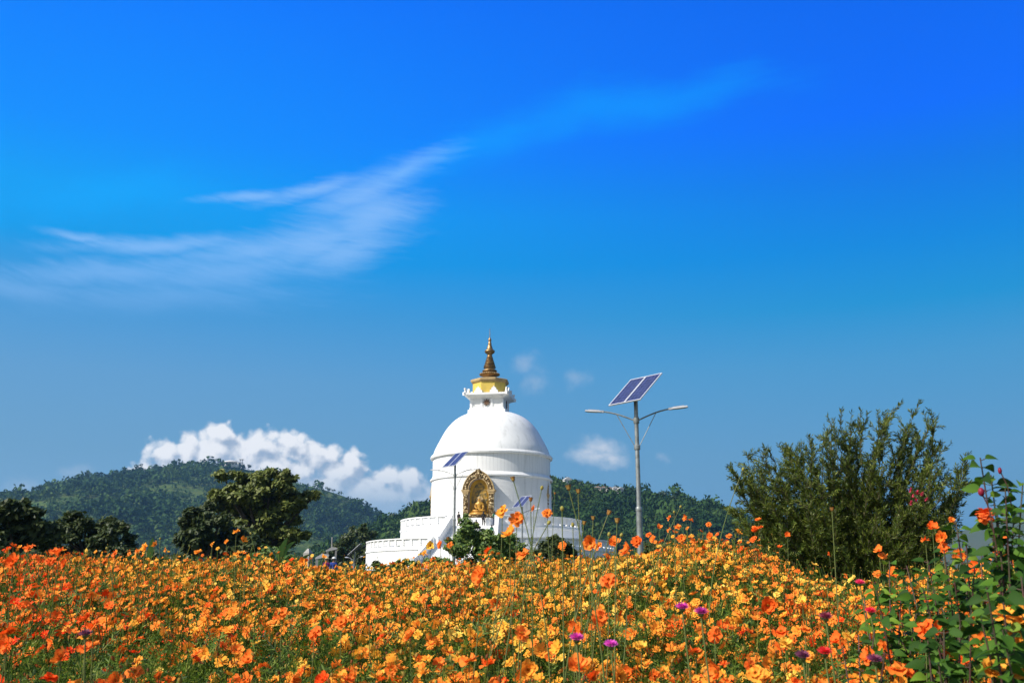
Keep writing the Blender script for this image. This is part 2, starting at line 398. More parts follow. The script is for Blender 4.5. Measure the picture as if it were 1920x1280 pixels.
# ------------------------------------------------------------------ trees
def leafmat(name, a, b, c, transl=.25):
    return mat(name, a, .55, .35, island=[(0, a), (.5, b), (1, c)], transl=transl)
m_dark = leafmat('dark_leaves', (.025, .045, .012), (.045, .07, .016), (.085, .105, .026))
m_olive = leafmat('olive_leaves', (.07, .10, .016), (.12, .15, .026), (.20, .22, .045))
m_fresh = leafmat('fresh_leaves', (.045, .10, .016), (.09, .16, .025), (.2, .27, .05))
m_bark = mat('bark', (.05, .038, .028), .9, .2, var=(.09, .075, .055), vscale=6, bump=.02, bscale=20)
def leaves_at(P, Nrm, size, asp=.45, fold=.12):
    """diamond leaves, each its own island"""
    TV = np.array([[-1, 0, 0], [0, -asp, fold], [1, 0, -.1], [0, asp, fold]], float)
    return inst(TV, LEAFQ, P, frames(Nrm), size)
def clump_tree(name, label, cat, Y, clumps, leaf, per, mtl, base_px, depth=1.0, trunk_r=.18, group=None, shell=.55, asp=.5, seed=1):
    r = np.random.default_rng(seed)
    bpt = W(base_px, 1080, Y); bz = float(gz(bpt.x, Y)); t = empty(name, (bpt.x, Y, bz))
    tag(t, label, cat, group)
    P = []; N = []; cs = []
    for (px, py, rp) in clumps:
        c = W(px, py, Y); rad = rp/FPX*Y
        c = c+Vector((0, r.uniform(-1, 1)*rad*1.4*depth, 0)); cs.append((c, rad))
        # sub clumps give gaps
        ns = 10
        for j in range(ns):
            d = r.normal(size=3); d /= np.linalg.norm(d); cc = np.array(c)+d*rad*r.uniform(.2, .95)*np.array([1, 1, .8]); rr = rad*r.uniform(.34, .68)
            n = int(per*1.35*(rp/20)**2/ns)+3
            q = r.normal(size=(n, 3)); q /= np.linalg.norm(q, axis=1, keepdims=True)
            P.append(cc+q*rr*np.abs(r.normal(.85, .33, (n, 1)))*np.array([1, 1, .62])); N.append(q*.45+np.array([-.35, -.3, .7])+r.normal(size=(n, 3))*.5)
    P = np.concatenate(P); N = np.concatenate(N)
    P = P[P[:, 2] > bz+.05] if False else P
    v, q = leaves_at(P-np.array([bpt.x, Y, bz]), N, leaf*r.uniform(.6, 1.35, len(P)), asp)
    bigmesh('crown', v, q, mtl, parent=t)
    mb = MB(); top = sum((c for c, _ in cs), Vector())/len(cs); zt = top.z-bz
    o = Vector((bpt.x, Y, bz)); fork = Vector(((top.x-bpt.x)*.4, (top.y-Y)*.4, max(zt*.35, .25)))
    mb.tube([(0, 0, -.1), fork*.5+Vector((.1*trunk_r, 0, 0)), fork], [trunk_r*1.3, trunk_r, trunk_r*.8], 10)
    for c, rad in cs:
        e = c-o; mid = fork.lerp(e, .5)+Vector((r.normal()*.1*rad, r.normal()*.1*rad, rad*.15))
        mb.tube([fork*.96, mid, e], [trunk_r*.5, trunk_r*.3, trunk_r*.1], 6)
    auto_smooth(mb.build('trunk', m_bark, t))
    return t
big = [(420,892,13),(480,893,17),(511,889,15),(541,896,16),(450,906,22),(500,911,24),(536,915,20),(430,926,20),(404,932,13),(470,930,26),(510,940,26),(552,936,18),(574,929,13),(588,932,7),
       (460,953,26),(500,960,25),(540,958,18),(562,947,12),(430,949,20),(397,951,12),(517,985,17),(530,1001,12),(558,1004,16),(574,1002,9),(482,985,22),(450,985,22),(465,1005,22),(500,1008,22),(530,1015,20),(480,1030,22),(515,1035,20),(440,1010,20),(550,975,14),(400,925,14),(590,925,8),(445,893,14),(505,975,24),(525,998,20),(490,995,24),(470,985,22),(540,1000,18),(500,1020,24),(465,1018,20)]
clump_tree('broadleaf_tree', 'large spreading broadleaf tree with layered olive crown left of the stupa', 'tree', 75, big, .21, 760, m_olive, 490, trunk_r=.35, seed=2)
clump_tree('broadleaf_tree', 'rounded dark tree adjoining the lower left side of the large spreading tree', 'tree', 68,
    [(366,962,16),(384,950,13),(360,985,20),(390,975,22),(420,975,18),(380,1008,26),(350,1015,18),(410,1005,26),(440,1005,24),(345,1000,12),(365,1030,24),(400,1035,26),(440,1035,24),(470,1020,22)], .22, 620, m_dark, 395, trunk_r=.3, seed=3)
clump_tree('broadleaf_tree', 'dense black-green tree cut by the left edge of the view', 'tree', 42,
    [(35,945,14),(18,962,24),(58,962,19),(12,995,34),(62,995,26),(40,1020,32),(-12,960,30),(75,1020,22),(5,1035,30),(-40,980,30),(-30,1030,30)], .14, 900, m_dark, 25, trunk_r=.2, seed=4)
clump_tree('broadleaf_tree', 'wide low dark tree second from the left edge below the hill', 'tree', 50,
    [(110,985,18),(138,973,17),(163,984,22),(195,980,17),(216,988,15),(236,990,11),(130,1008,24),(170,1012,26),(210,1012,22),(100,1012,20),(240,1008,11),(150,1035,28),(200,1035,26),(105,1038,22),(240,1030,18)], .15, 800, m_dark, 165, trunk_r=.2, seed=5)
clump_tree('broadleaf_tree', 'bushy dark tree just left of the white terrace wall', 'tree', 152,
    [(664,998,14),(682,992,11),(650,1013,18),(686,1008,16),(699,1000,10),(632,1028,16),(662,1032,22),(698,1028,16),(610,1045,14),(640,1048,18),(680,1045,22)], .28, 500, m_dark, 665, trunk_r=.3, seed=6)
clump_tree('leafy_shrub', 'tall leafy green shrub with pale tips in front of the stupa steps', 'shrub', 44,
    [(874,968,6),(872,978,10),(882,985,11),(880,997,16),(898,1002,13),(948,1022,18),(918,1020,20),(862,1020,18),(866,1006,16),(890,1015,20),(912,1003,12),(930,1012,15),(955,1010,14),(945,1030,19),(905,1035,22),(865,1032,19),(972,1030,13),(846,1030,12),(842,1014,7),(890,985,8),(985,1042,14),(925,1050,22),(880,1052,20),(958,1050,20)], .085, 900, m_fresh, 905, trunk_r=.06, seed=7)
clump_tree('leafy_shrub', 'smaller dark shrub in front of the right terrace wall', 'shrub', 38,
    [(1036,1008,10),(1026,1021,14),(1046,1022,14),(1060,1030,13),(1012,1036,12),(1072,1042,13),(1036,1042,18),(1055,1052,16),(1010,1052,14)], .08, 800, m_dark, 1038, trunk_r=.05, seed=8)
bush_specs = [(270,1046,44,m_dark),(320,1050,30,m_dark),(500,1046,40,m_fresh),(535,1054,28,m_dark),(598,1074,16,m_dark),(760,1056,16,m_fresh),(820,1050,16,m_fresh),(1110,1052,22,m_dark),
              (1165,1048,20,m_dark),(1230,1030,30,m_dark),(1290,1030,32,m_dark),(1350,1030,32,m_dark),(1410,1030,32,m_dark),(30,1050,40,m_dark),(720,1062,16,m_dark)]
for i, (bx_, by_, br, bm) in enumerate(bush_specs):
    near_ = ['left of the upright banana leaf','beside the upright banana leaf','under the banana leaves','between banana plants and pillar','at the stone pillar','under the left end of the lower terrace','at the foot of the white stair wall','right of the lower terrace end','just left of the tall lamp','right of the tall lamp','second right of the tall lamp','third right of the tall lamp','at the left foot of the bottlebrush shrub','under the leftmost tree','left of the lower terrace'][i]
    lab = 'low leafy bush behind the flower field, '+near_ if bm is m_dark else 'low fresh green bush behind the flower field, '+near_
    clump_tree('bush', lab, 'bush', 34, [(bx_+random.uniform(-1.2, 1.2)*br, by_+random.uniform(-.15, .5)*br, br*random.uniform(.4, .62)) for _ in range(9)], .075, 520, bm, bx_, trunk_r=.04, group='bushes behind the flower field', seed=50+i)
# single trees standing out on the ridges
m_ridge = leafmat('ridge_leaves', (.02, .045, .016), (.035, .065, .02), (.055, .09, .026), .1)
def ridge_tree(px, py, rp, Y, tall, hn, seed, label):
    p = W(px, py, Y); x0, x1, Yc, L, zat = HT[hn]; bz = float(zat(np.array([p.x]), np.array([(Yc-Y)/L]))[0])
    rad = rp/FPX*Y; r = np.random.default_rng(seed); t = empty('ridge_tree', (p.x, Y, bz)); tag(t, label, 'tree', 'trees on the hill skyline')
    n = 130; P = []; N = []; h = max(p.z-bz, rad*.6)
    for j in range(6):
        c = np.array([r.normal()*.45*rad, r.normal()*.45*rad, h+r.uniform(-.6, .5)*rad*tall]); q = r.normal(size=(n//6, 3)); q /= np.linalg.norm(q, axis=1, keepdims=True)
        P.append(c+q*rad*.45*r.uniform(.5, 1.1, (n//6, 1))); N.append(q+[0, 0, .5])
    v, q = leaves_at(np.concatenate(P), np.concatenate(N), rad*.22*r.uniform(.6, 1.3, sum(map(len, P)))); bigmesh('crown', v, q, m_ridge, parent=t)
    mb = MB(); mb.tube([(0, 0, -3), (rad*.05, 0, h*.5), (0, 0, h)], [rad*.12, rad*.09, rad*.05], 6); mb.build('trunk', m_bark, t)
RT1 = [(62,915,5,.8),(74,912,5,1.2),(105,910,3,1),(140,896,6,1),(165,887,6,.7),(177,890,3,1.2),(238,884,4,.8),(255,877,8,1),(265,871,4,.6),(280,884,3,1.2),(290,881,3,1),(325,873,5,1.3),(350,870,4,.8),(385,866,6,.8),(408,862,6,.8),(465,874,6,.7),(590,909,5,.8),(615,915,6,1),(625,919,4,1)]
for i, (a, b, c, tl) in enumerate(RT1):
    ridge_tree(a, b, c, 1594, tl, 'wooded_hill', 200+i, ('tall ' if tl > 1.1 else 'broad ' if c > 5 else 'small ')+'tree on the far left hill skyline, '+('counted %s from the left' % ['first','second','third','fourth','fifth','sixth','seventh','eighth','ninth','tenth','eleventh','twelfth','thirteenth','fourteenth','fifteenth','sixteenth','seventeenth','eighteenth','nineteenth'][sorted([q_[0] for q_ in RT1]).index(a)]))
RT2 = [(772,950,12,1.2),(738,968,11,.7),(1048,902,7,1.1),(1066,899,8,1),(1085,906,9,.5),(1190,921,9,.6),(1244,924,9,.8),(1262,930,9,.9),(1282,938,5,1.3),(1322,945,6,.8),(1333,950,5,1),(1350,958,8,.8),(1372,969,6,1),(1212,925,8,.6),(1095,910,7,.6),(1230,928,8,.6),(1390,985,7,1.1)]
for i, (a, b, c, tl) in enumerate(RT2):
    ridge_tree(a, b, c, 752, tl, 'near_wooded_hill', 240+i, ('tall ' if tl > 1.05 else 'broad ' if c > 7 else 'small ')+'tree on the nearer hill skyline, %s from the left' % ['first','second','third','fourth','fifth','sixth','seventh','eighth','ninth','tenth','eleventh','twelfth','thirteenth','fourteenth','fifteenth','sixteenth','seventeenth'][sorted([q_[0] for q_ in RT2]).index(a)])

# ------------------------------------------------------------------ buildings on the hills
m_white = mat('white_wall', (.78, .76, .72), .8, .3, var=(.66, .64, .6), vscale=1.5)
m_roof = mat('roof_sheet', (.35, .24, .19), .7, .3, var=(.28, .26, .25), vscale=1.2)
m_roofw = mat('pale_roof', (.62, .62, .62), .6, .3, var=(.5, .48, .45), vscale=.8)
m_glass = mat('dark_window', (.03, .035, .045), .2, .5)
m_conc = mat('concrete', (.36, .35, .33), .85, .3, var=(.26, .25, .23), vscale=3, bump=.004, bscale=40)
def house(px, py, wp, hp, Y, rz, rf, label, roofm=m_roof, wall=m_white, nw=3, group=None):
    p = W(px, py, Y); wd_ = wp/FPX*Y; h = hp/FPX*Y; d = wd_*.6
    t = empty('hill_house', p, rz); tag(t, label, 'house', group)
    mb = MB(); mb.box((0, 0, h*.5-1.5), (wd_, d, h+3)); mb.build('wall', wall, t)
    mb = MB(); e = wd_*.06
    mb.prism([(-wd_/2-e, h), (wd_/2+e, h), (wd_/2+e*.6, h+.12*h), (wd_*.08, h+rf*h), (-wd_*.08, h+rf*h), (-wd_/2-e*.6, h+.12*h)], -d/2-e, d/2+e); mb.build('roof', roofm, t)
    for i in range(nw):
        mb = MB(); mb.box((-wd_/2+wd_*(i+.5)/nw, -d/2-.04, h*.55), (wd_/nw*.42, .1, h*.42)); mb.build('window', m_glass, t)
house(1064, 906, 15, 6, 740, .3, .9, 'white house among trees on the hilltop right of the stupa', m_roofw)
for i, (a, b, c, d_, rm) in enumerate([(1121,918,12,4,m_roof),(1132,918,11,4,m_roof),(1143,919,11,4,m_roof),(1153,920,9,5,m_roofw),(1164,921,10,5,m_roofw)]):
    house(a, b, c, d_, 745-i*2, .15*i-.2, .6, ['brown roofed house at the left end of the hilltop row', 'second house in the hilltop row with brown roof', 'middle house of the hilltop row', 'small pale roofed house fourth in the hilltop row', 'bright white house at the right end of the hilltop row'][i], rm, m_conc if i < 2 else m_white, group='houses in a row on the right hilltop')
# domed hall and tower on the far hill
p = W(433, 873, 1590); t = empty('hilltop_hall', p); tag(t, 'pale domed building on top of the far left hill', 'building')
mb = MB(); mb.box((0, 0, 1), (27, 14, 8)); mb.build('wall', m_white, t)
mb = MB(); mb.lathe([(13, 5), (12, 6.2), (9.5, 7.6), (5, 8.6), (.05, 9)], 24); auto_smooth(mb.build('roof', m_roofw, t))
for i in range(5):
    mb = MB(); mb.box((-10+i*5, -7.1, 2.4), (2, .3, 2)); mb.build('window', m_glass, t)
p = W(452, 873, 1588); t = empty('lookout_tower', p); tag(t, 'thin open lookout tower beside the domed hilltop building', 'tower')
mb = MB()
for a in (-1, 1):
    for b in (-1, 1): mb.box((a*1.8, b*1.8, 4), (.5, .5, 12))
mb.build('frame', m_conc, t)
mb = MB(); mb.box((0, 0, 5), (5.5, 5.5, .5)); mb.box((0, 0, 10), (6.5, 6.5, .6)); mb.build('platform', m_conc, t)

# ------------------------------------------------------------------ the stupa
def paint_c(b, vec, cur, p):
    st = b.n('ShaderNodeMapping', vector_type='POINT'); b.l(vec, st.inputs[0]); st.inputs['Scale'].default_value = (1, 1, .12)
    return b.mix(b.m('MULTIPLY', b.mr(b.noise(st.outputs[0], 1.6, 7, .65), .48, .8), .8), cur, (.50, .50, .48, 1))
m_stucco = mat('white_stucco', (.84, .84, .83), .55, .35, custom=paint_c, bump=.006, bscale=6)
def cyl_uv(b, vec, r):
    s = b.n('ShaderNodeSeparateXYZ'); b.l(vec, s.inputs[0]); a = b.m('ARCTAN2', s.outputs[0], s.outputs[1]); a = b.m('MULTIPLY', a, r)
    c = b.n('ShaderNodeCombineXYZ'); b.l(a, c.inputs[0]); b.l(s.outputs[2], c.inputs[1]); return c.outputs[0], a
def brick_c(b, vec, cur, p):
    uv, a = cyl_uv(b, vec, 7.8)
    q = b.n('ShaderNodeTexBrick'); b.l(uv, q.inputs['Vector']); q.inputs['Scale'].default_value = 1; q.inputs['Brick Width'].default_value = .5; q.inputs['Row Height'].default_value = .17; q.inputs['Mortar Size'].default_value = .018; q.inputs['Mortar Smooth'].default_value = .3
    bp = b.n('ShaderNodeBump'); bp.inputs['Distance'].default_value = .03; bp.inputs['Strength'].default_value = .9; bp.invert = True
    b.l(b.m('ADD', q.outputs['Fac'], b.m('MULTIPLY', b.noise(uv, 6, 5, .6), .8)), bp.inputs['Height']); b.l(bp.outputs[0], p.inputs['Normal'])
    c = paint_c(b, vec, cur, p)
    return b.mix(b.m('MULTIPLY', q.outputs['Fac'], .25), c, (.5, .5, .5, 1))
m_brick = mat('painted_brick', (.84, .84, .83), .6, .3, custom=brick_c)
def board_c(b, vec, cur, p):
    uv, a = cyl_uv(b, vec, 7.7)
    fr = b.m('FRACT', b.m('MULTIPLY', a, 1/.45)); ln = b.m('LESS_THAN', fr, .09)
    bp = b.n('ShaderNodeBump'); bp.inputs['Distance'].default_value = .02; bp.invert = True; b.l(ln, bp.inputs['Height']); b.l(bp.outputs[0], p.inputs['Normal'])
    c = paint_c(b, vec, cur, p)
    return b.mix(b.m('MULTIPLY', ln, .4), c, (.5, .5, .5, 1))
m_board = mat('ribbed_band', (.84, .84, .83), .6, .3, custom=board_c)
m_gold = mat('old_gold', (.40, .25, .10), .38, .5, metal=.75, var=(.20, .12, .05), vscale=3, bump=.02, bscale=12)
def carve_c(b, vec, cur, p):
    v = b.n('ShaderNodeTexVoronoi'); b.l(vec, v.inputs['Vector']); v.inputs['Scale'].default_value = 4.2
    d = v.outputs['Distance']
    return b.mix(b.mr(d, .18, .55), cur, (.13, .075, .02, 1))
m_carve = mat('carved_gilding', (.78, .62, .36), .6, .3, custom=carve_c, bump=.05, bscale=9)
m_yel = mat('yellow_panel', (.72, .52, .09), .6, .3, var=(.58, .42, .09), vscale=1.2)
m_ochre = mat('ochre_trim', (.5, .36, .17), .6, .3, var=(.38, .26, .12), vscale=2)
m_brightgold = mat('bright_gold', (.50, .27, .03), .4, .5, metal=.2, var=(.38, .18, .02), vscale=2.5, bump=.02, bscale=6)
m_relief = mat('gold_relief', (.42, .24, .03), .5, .4, var=(.03, .05, .03), vscale=3.0, bump=.12, bscale=3)
m_niche = mat('niche_shade_grey', (.5, .46, .45), .8, .2)  # white wall of the recess, its shade put into the grey colour
SY = 130.0; sxc = W(921, 1000, SY).x
PH = R(-9.3)
def rz_(py): return W(921, py, SY).z-EYE      # height above the eye at axis distance
def rr_(half, py): return W(921+half, py, SY).x-W(921, py, SY).x
BASE = gz(sxc, SY).item()
stupa = empty('stupa', (sxc, SY, EYE), PH)
tag(stupa, 'great white domed stupa with gold spire and gilded arch on two round terraces', 'stupa')
UF, URr, LF, LRr = 7.6, rr_(167, 985), 4.95, rr_(230, 1020)
# lower wall of the drum
rl = rr_(112.5, 940); ru = rr_(110, 880)
zl = rz_(904); zm = rz_(897); zu = rz_(863); zd = rz_(857)
def part_l(name, prof, m, n=128, par=stupa, ang=30):
    mb = MB(); mb.lathe(prof, n); return auto_smooth(mb.build(name, m, par), ang)
part_l('drum', [(rl+.35, UF-.3), (rl+.35, UF+.25), (rl+.02, UF+.3), (rl, zl)], m_brick)
part_l('moulding', [(rl, zl), (rl+.17, zl+.02), (rl+.2, zl+.2), (rl+.05, zl+.32), (ru, zm+.1)], m_stucco)
part_l('drum_band', [(ru, zm+.1), (ru, zu)], m_board)
part_l('moulding', [(ru, zu), (ru+.28, zu+.02), (ru+.34, zu+.22), (ru+.22, zu+.42), (ru+.02, zd+.1)], m_stucco)
dome = [(111, 858), (108.5, 848), (104.5, 840), (100, 831), (94.5, 821.5), (88, 811), (80.5, 801), (72, 792), (62.5, 785), (53, 780.3), (44, 777.2), (36, 775.5), (.1, 775)]
dp = [(rr_(a-(1 if a > 90 else 0), b), rz_(b)) for a, b in dome]
# resample smooth
dz = np.array([p[1] for p in dp]); dr = np.array([p[0] for p in dp]); tt = np.linspace(0, len(dp)-1, 60)
def cr(arr, t):
    i = min(int(t), len(arr)-2); u = t-i; g = lambda k: arr[max(0, min(len(arr)-1, k))]
    a, b, c, d = g(i-1), g(i), g(i+1), g(i+2); return .5*((2*b)+(-a+c)*u+(2*a-5*b+4*c-d)*u*u+(-a+3*b-3*c+d)*u**3)
ddr = np.array([cr(dr, t) for t in tt]); ddz = np.array([cr(dz, t) for t in tt])
for _ in range(14): ddr[1:-1] = (ddr[:-2]+2*ddr[1:-1]+ddr[2:])/4; ddz[1:-1] = (ddz[:-2]+2*ddz[1:-1]+ddz[2:])/4
part_l('dome', [(max(a_, .01), b_) for a_, b_ in zip(ddr, ddz)], m_stucco)
# harmika
dxs = W(917, 750, SY).x-W(921, 750, SY).x
hz0 = W(921, 769, SY-3).z-EYE; hz1 = W(921, 746, SY-3).z-EYE; hz2 = W(921, 737.5, SY-4).z-EYE
hw = rr_(30.5, 750)
har = empty('harmika', (0, 0, 0)); har.parent = stupa
bpy.data.objects.remove(har)
mb = MB(); mb.box((dxs, 0, hz0-.1), (rr_(35, 770)*2, rr_(35, 770)*2, .7)); mb.box((dxs, 0, hz0+.38), (hw*2.12, hw*2.12, .3)); mb.build('harmika_base', m_stucco, stupa)
def band_c(b, vec, cur, p):
    s = b.n('ShaderNodeSeparateXYZ'); b.l(vec, s.inputs[0]); fr = b.m('FRACT', b.m('MULTIPLY', s.outputs[2], 5)); ln = b.m('LESS_THAN', fr, .22)
    return b.mix(b.m('MULTIPLY', ln, .45), cur, (.45, .46, .48, 1))
m_hbox = mat('harmika_wall', (.76, .76, .74), .6, .3, custom=band_c)
mb = MB(); mb.box((dxs, 0, (hz0+hz1)/2+.2), (hw*2, hw*2, hz1-hz0-.1))
hb = mb.build('harmika', m_hbox, stupa)
mb = MB()
for a in range(4):
    M = Matrix.Rotation(a*math.pi/2, 3, 'Z')
    for sx_ in (-1, -.33, .33, 1):
        if sx_ == -1 and a: pass
        c = M @ Vector((sx_*(hw-.12), -hw-.03, (hz0+hz1)/2+.3)); mb = MB(); mb.box(c+Vector((dxs, 0, 0)), (.26, .1, hz1-hz0-.4), a*math.pi/2); mb.build('pilaster', m_stucco, stupa)
# flaring cornice in steps
mb = MB(); n = 5
hwc = rr_(40.5, 737)
for i in range(n):
    f = (i+1)/n; wv = hw+(hwc-hw)*f**1.3; mb.box((dxs, 0, hz1+(hz2-hz1)*(i+.5)/n+.15), (wv*2, wv*2, (hz2-hz1)/n-.004))
mb.box((dxs, 0, hz2+.27), (hwc*2+.15, hwc*2+.15, .25)); mb.build('cornice', m_stucco, stupa)
for a in range(4):
    M = Matrix.Rotation(a*math.pi/2, 3, 'Z')
    for k in (-1, 1):
        mb = MB(); c = M @ Vector((k*hwc*.36, -hwc*.93, hz2+.4))+Vector((dxs, 0, 0))
        sh = [(a_*.85, b_*.9) for a_, b_ in [(-.62,0),(.62,0),(.6,.35),(.38,.42),(.34,.7),(.12,.78),(0,1.02),(-.12,.78),(-.34,.7),(-.38,.42),(-.6,.35)]]
        n0 = len(mb.v); mb.prism(sh, -.12, .12); mb.v = [tuple(M @ Vector(v)+c) for v in mb.v]; mb.build('roof_ornament', m_stucco, stupa)
    mb = MB(); d = (M @ Vector((-1, -1, 0))).normalized(); c = d*hwc*1.34+Vector((dxs, 0, hz2+.2))
    A_ = a*math.pi/2+math.pi/4; mb.box(c+Vector((0, 0, .35)), (.42, .42, .95), A_, top=(.35, .35)); mb.box(c+d*.15+Vector((0, 0, .1)), (.4, .35, .4), A_); mb.box(c+d*.06+Vector((0, 0, .75)), (.24, .24, .22), A_); mb.build('corner_ornament', m_stucco, stupa)
# sun emblem
m_embl = mat('bronze_emblem', (.16, .09, .05), .5, .4, metal=.4)
ez = (hz0+hz1)/2+.42
for a in range(4):
    mb = MB(); pts = []
    for k in range(16): r_ = .46 if k % 2 == 0 else .24; an = math.pi*k/8; r_ *= 1.12; pts.append((r_*math.cos(an), r_*math.sin(an)))
    mb.prism(pts, -.05, .05); M = Matrix.Rotation(a*math.pi/2, 3, 'Z'); off = M @ Vector((0, -hw-.1, ez))+Vector((dxs, 0, 0))
    mb.v = [tuple(M @ Vector(v)+off) for v in mb.v]; mb.build('sun_emblem', m_embl, stupa)
# octagonal gilded block and spire
oz0, oz1, oz2, oz3 = hz2+.38, W(921, 714, SY-2.4).z-EYE, W(921, 710.5, SY-2.4).z-EYE, W(921, 706, SY-2.4).z-EYE
def octo(name, prof, m):
    mb = MB(); vs = []
    for (r_, z) in prof:
        for k in range(8): a = R(22.5+4+45*k); vs.append((dxs+r_*math.cos(a), r_*math.sin(a), z))
    fs = [(i*8+k, i*8+(k+1) % 8, (i+1)*8+(k+1) % 8, (i+1)*8+k) for i in range(len(prof)-1) for k in range(8)]+[tuple((len(prof)-1)*8+k for k in range(8))]
    mb.add(vs, fs); return mb.build(name, m, stupa)
ow = rr_(32, 720)/math.cos(R(14)); oc = rr_(36, 710)/math.cos(R(14))
octo('octagonal_block', [(ow, oz0-.1), (ow, oz1)], m_yel)
octo('octagonal_cornice', [(ow, oz1), (oc*.96, oz1+.1), (oc, oz2), (oc, oz2+.22), (oc*.94, oz2+.3), (oc*.6, oz3)], m_ochre)
sx2 = W(916.5, 680, SY).x-W(921, 680, SY).x
def sp(lst): return [(rr_(a, b), rz_(b)) for a, b in lst]
mb = MB(); mb.lathe(sp([(11,718),(11,707),(13,706),(17.5,703),(18,701.5),(17,700),(13,698.5),(12,697.5),(14,696),(14,695),(11.5,693),(9,691.5)]), 40, (sx2, 0, 0)); auto_smooth(mb.build('spire_base', m_gold, stupa), 60)
mb = MB(); pr = [(9, 692)]
y0 = 690
for k in range(8):
    f = k/7; r0 = 11.8*(1-f)+5.2*f; h_ = 3.0
    pr += [(r0*.8, y0), (r0, y0-.7), (r0, y0-1.7), (r0*.84, y0-2.5)]; y0 -= h_
pr += [(4.2, y0)]
mb.lathe(sp(pr), 36, (sx2, 0, 0)); auto_smooth(mb.build('spire_rings', m_gold, stupa), 50)
mb = MB(); mb.lathe(sp([(4.5,y0),(4.8,664),(8.5,661.5),(9.8,659),(9.3,657),(6.5,655),(5.8,653.5),(4.6,650),(4.4,648.5),(3,646.5),(3.6,645),(3.2,643),(2.2,641.5),(3.1,638),(2.9,635.5),(1.4,633.5),(.3,631)]), 28, (sx2, 0, 0)); auto_smooth(mb.build('finial', m_gold, stupa), 60)
mb = MB(); mb.tube([(sx2, 0, rz_(633)), (sx2, 0, rz_(616))], [.05, .025], 6); mb.build('lightning_rod', m_gold, stupa)
for k in range(28):
    pass
mb = MB()
for k in range(30):
    a = 2*math.pi*k/30; r_ = rr_(17.6, 702); mb.ball((sx2+r_*math.cos(a), r_*math.sin(a), rz_(702)), .14, 6, 4)
auto_smooth(mb.build('bead_ring', m_gold, stupa))

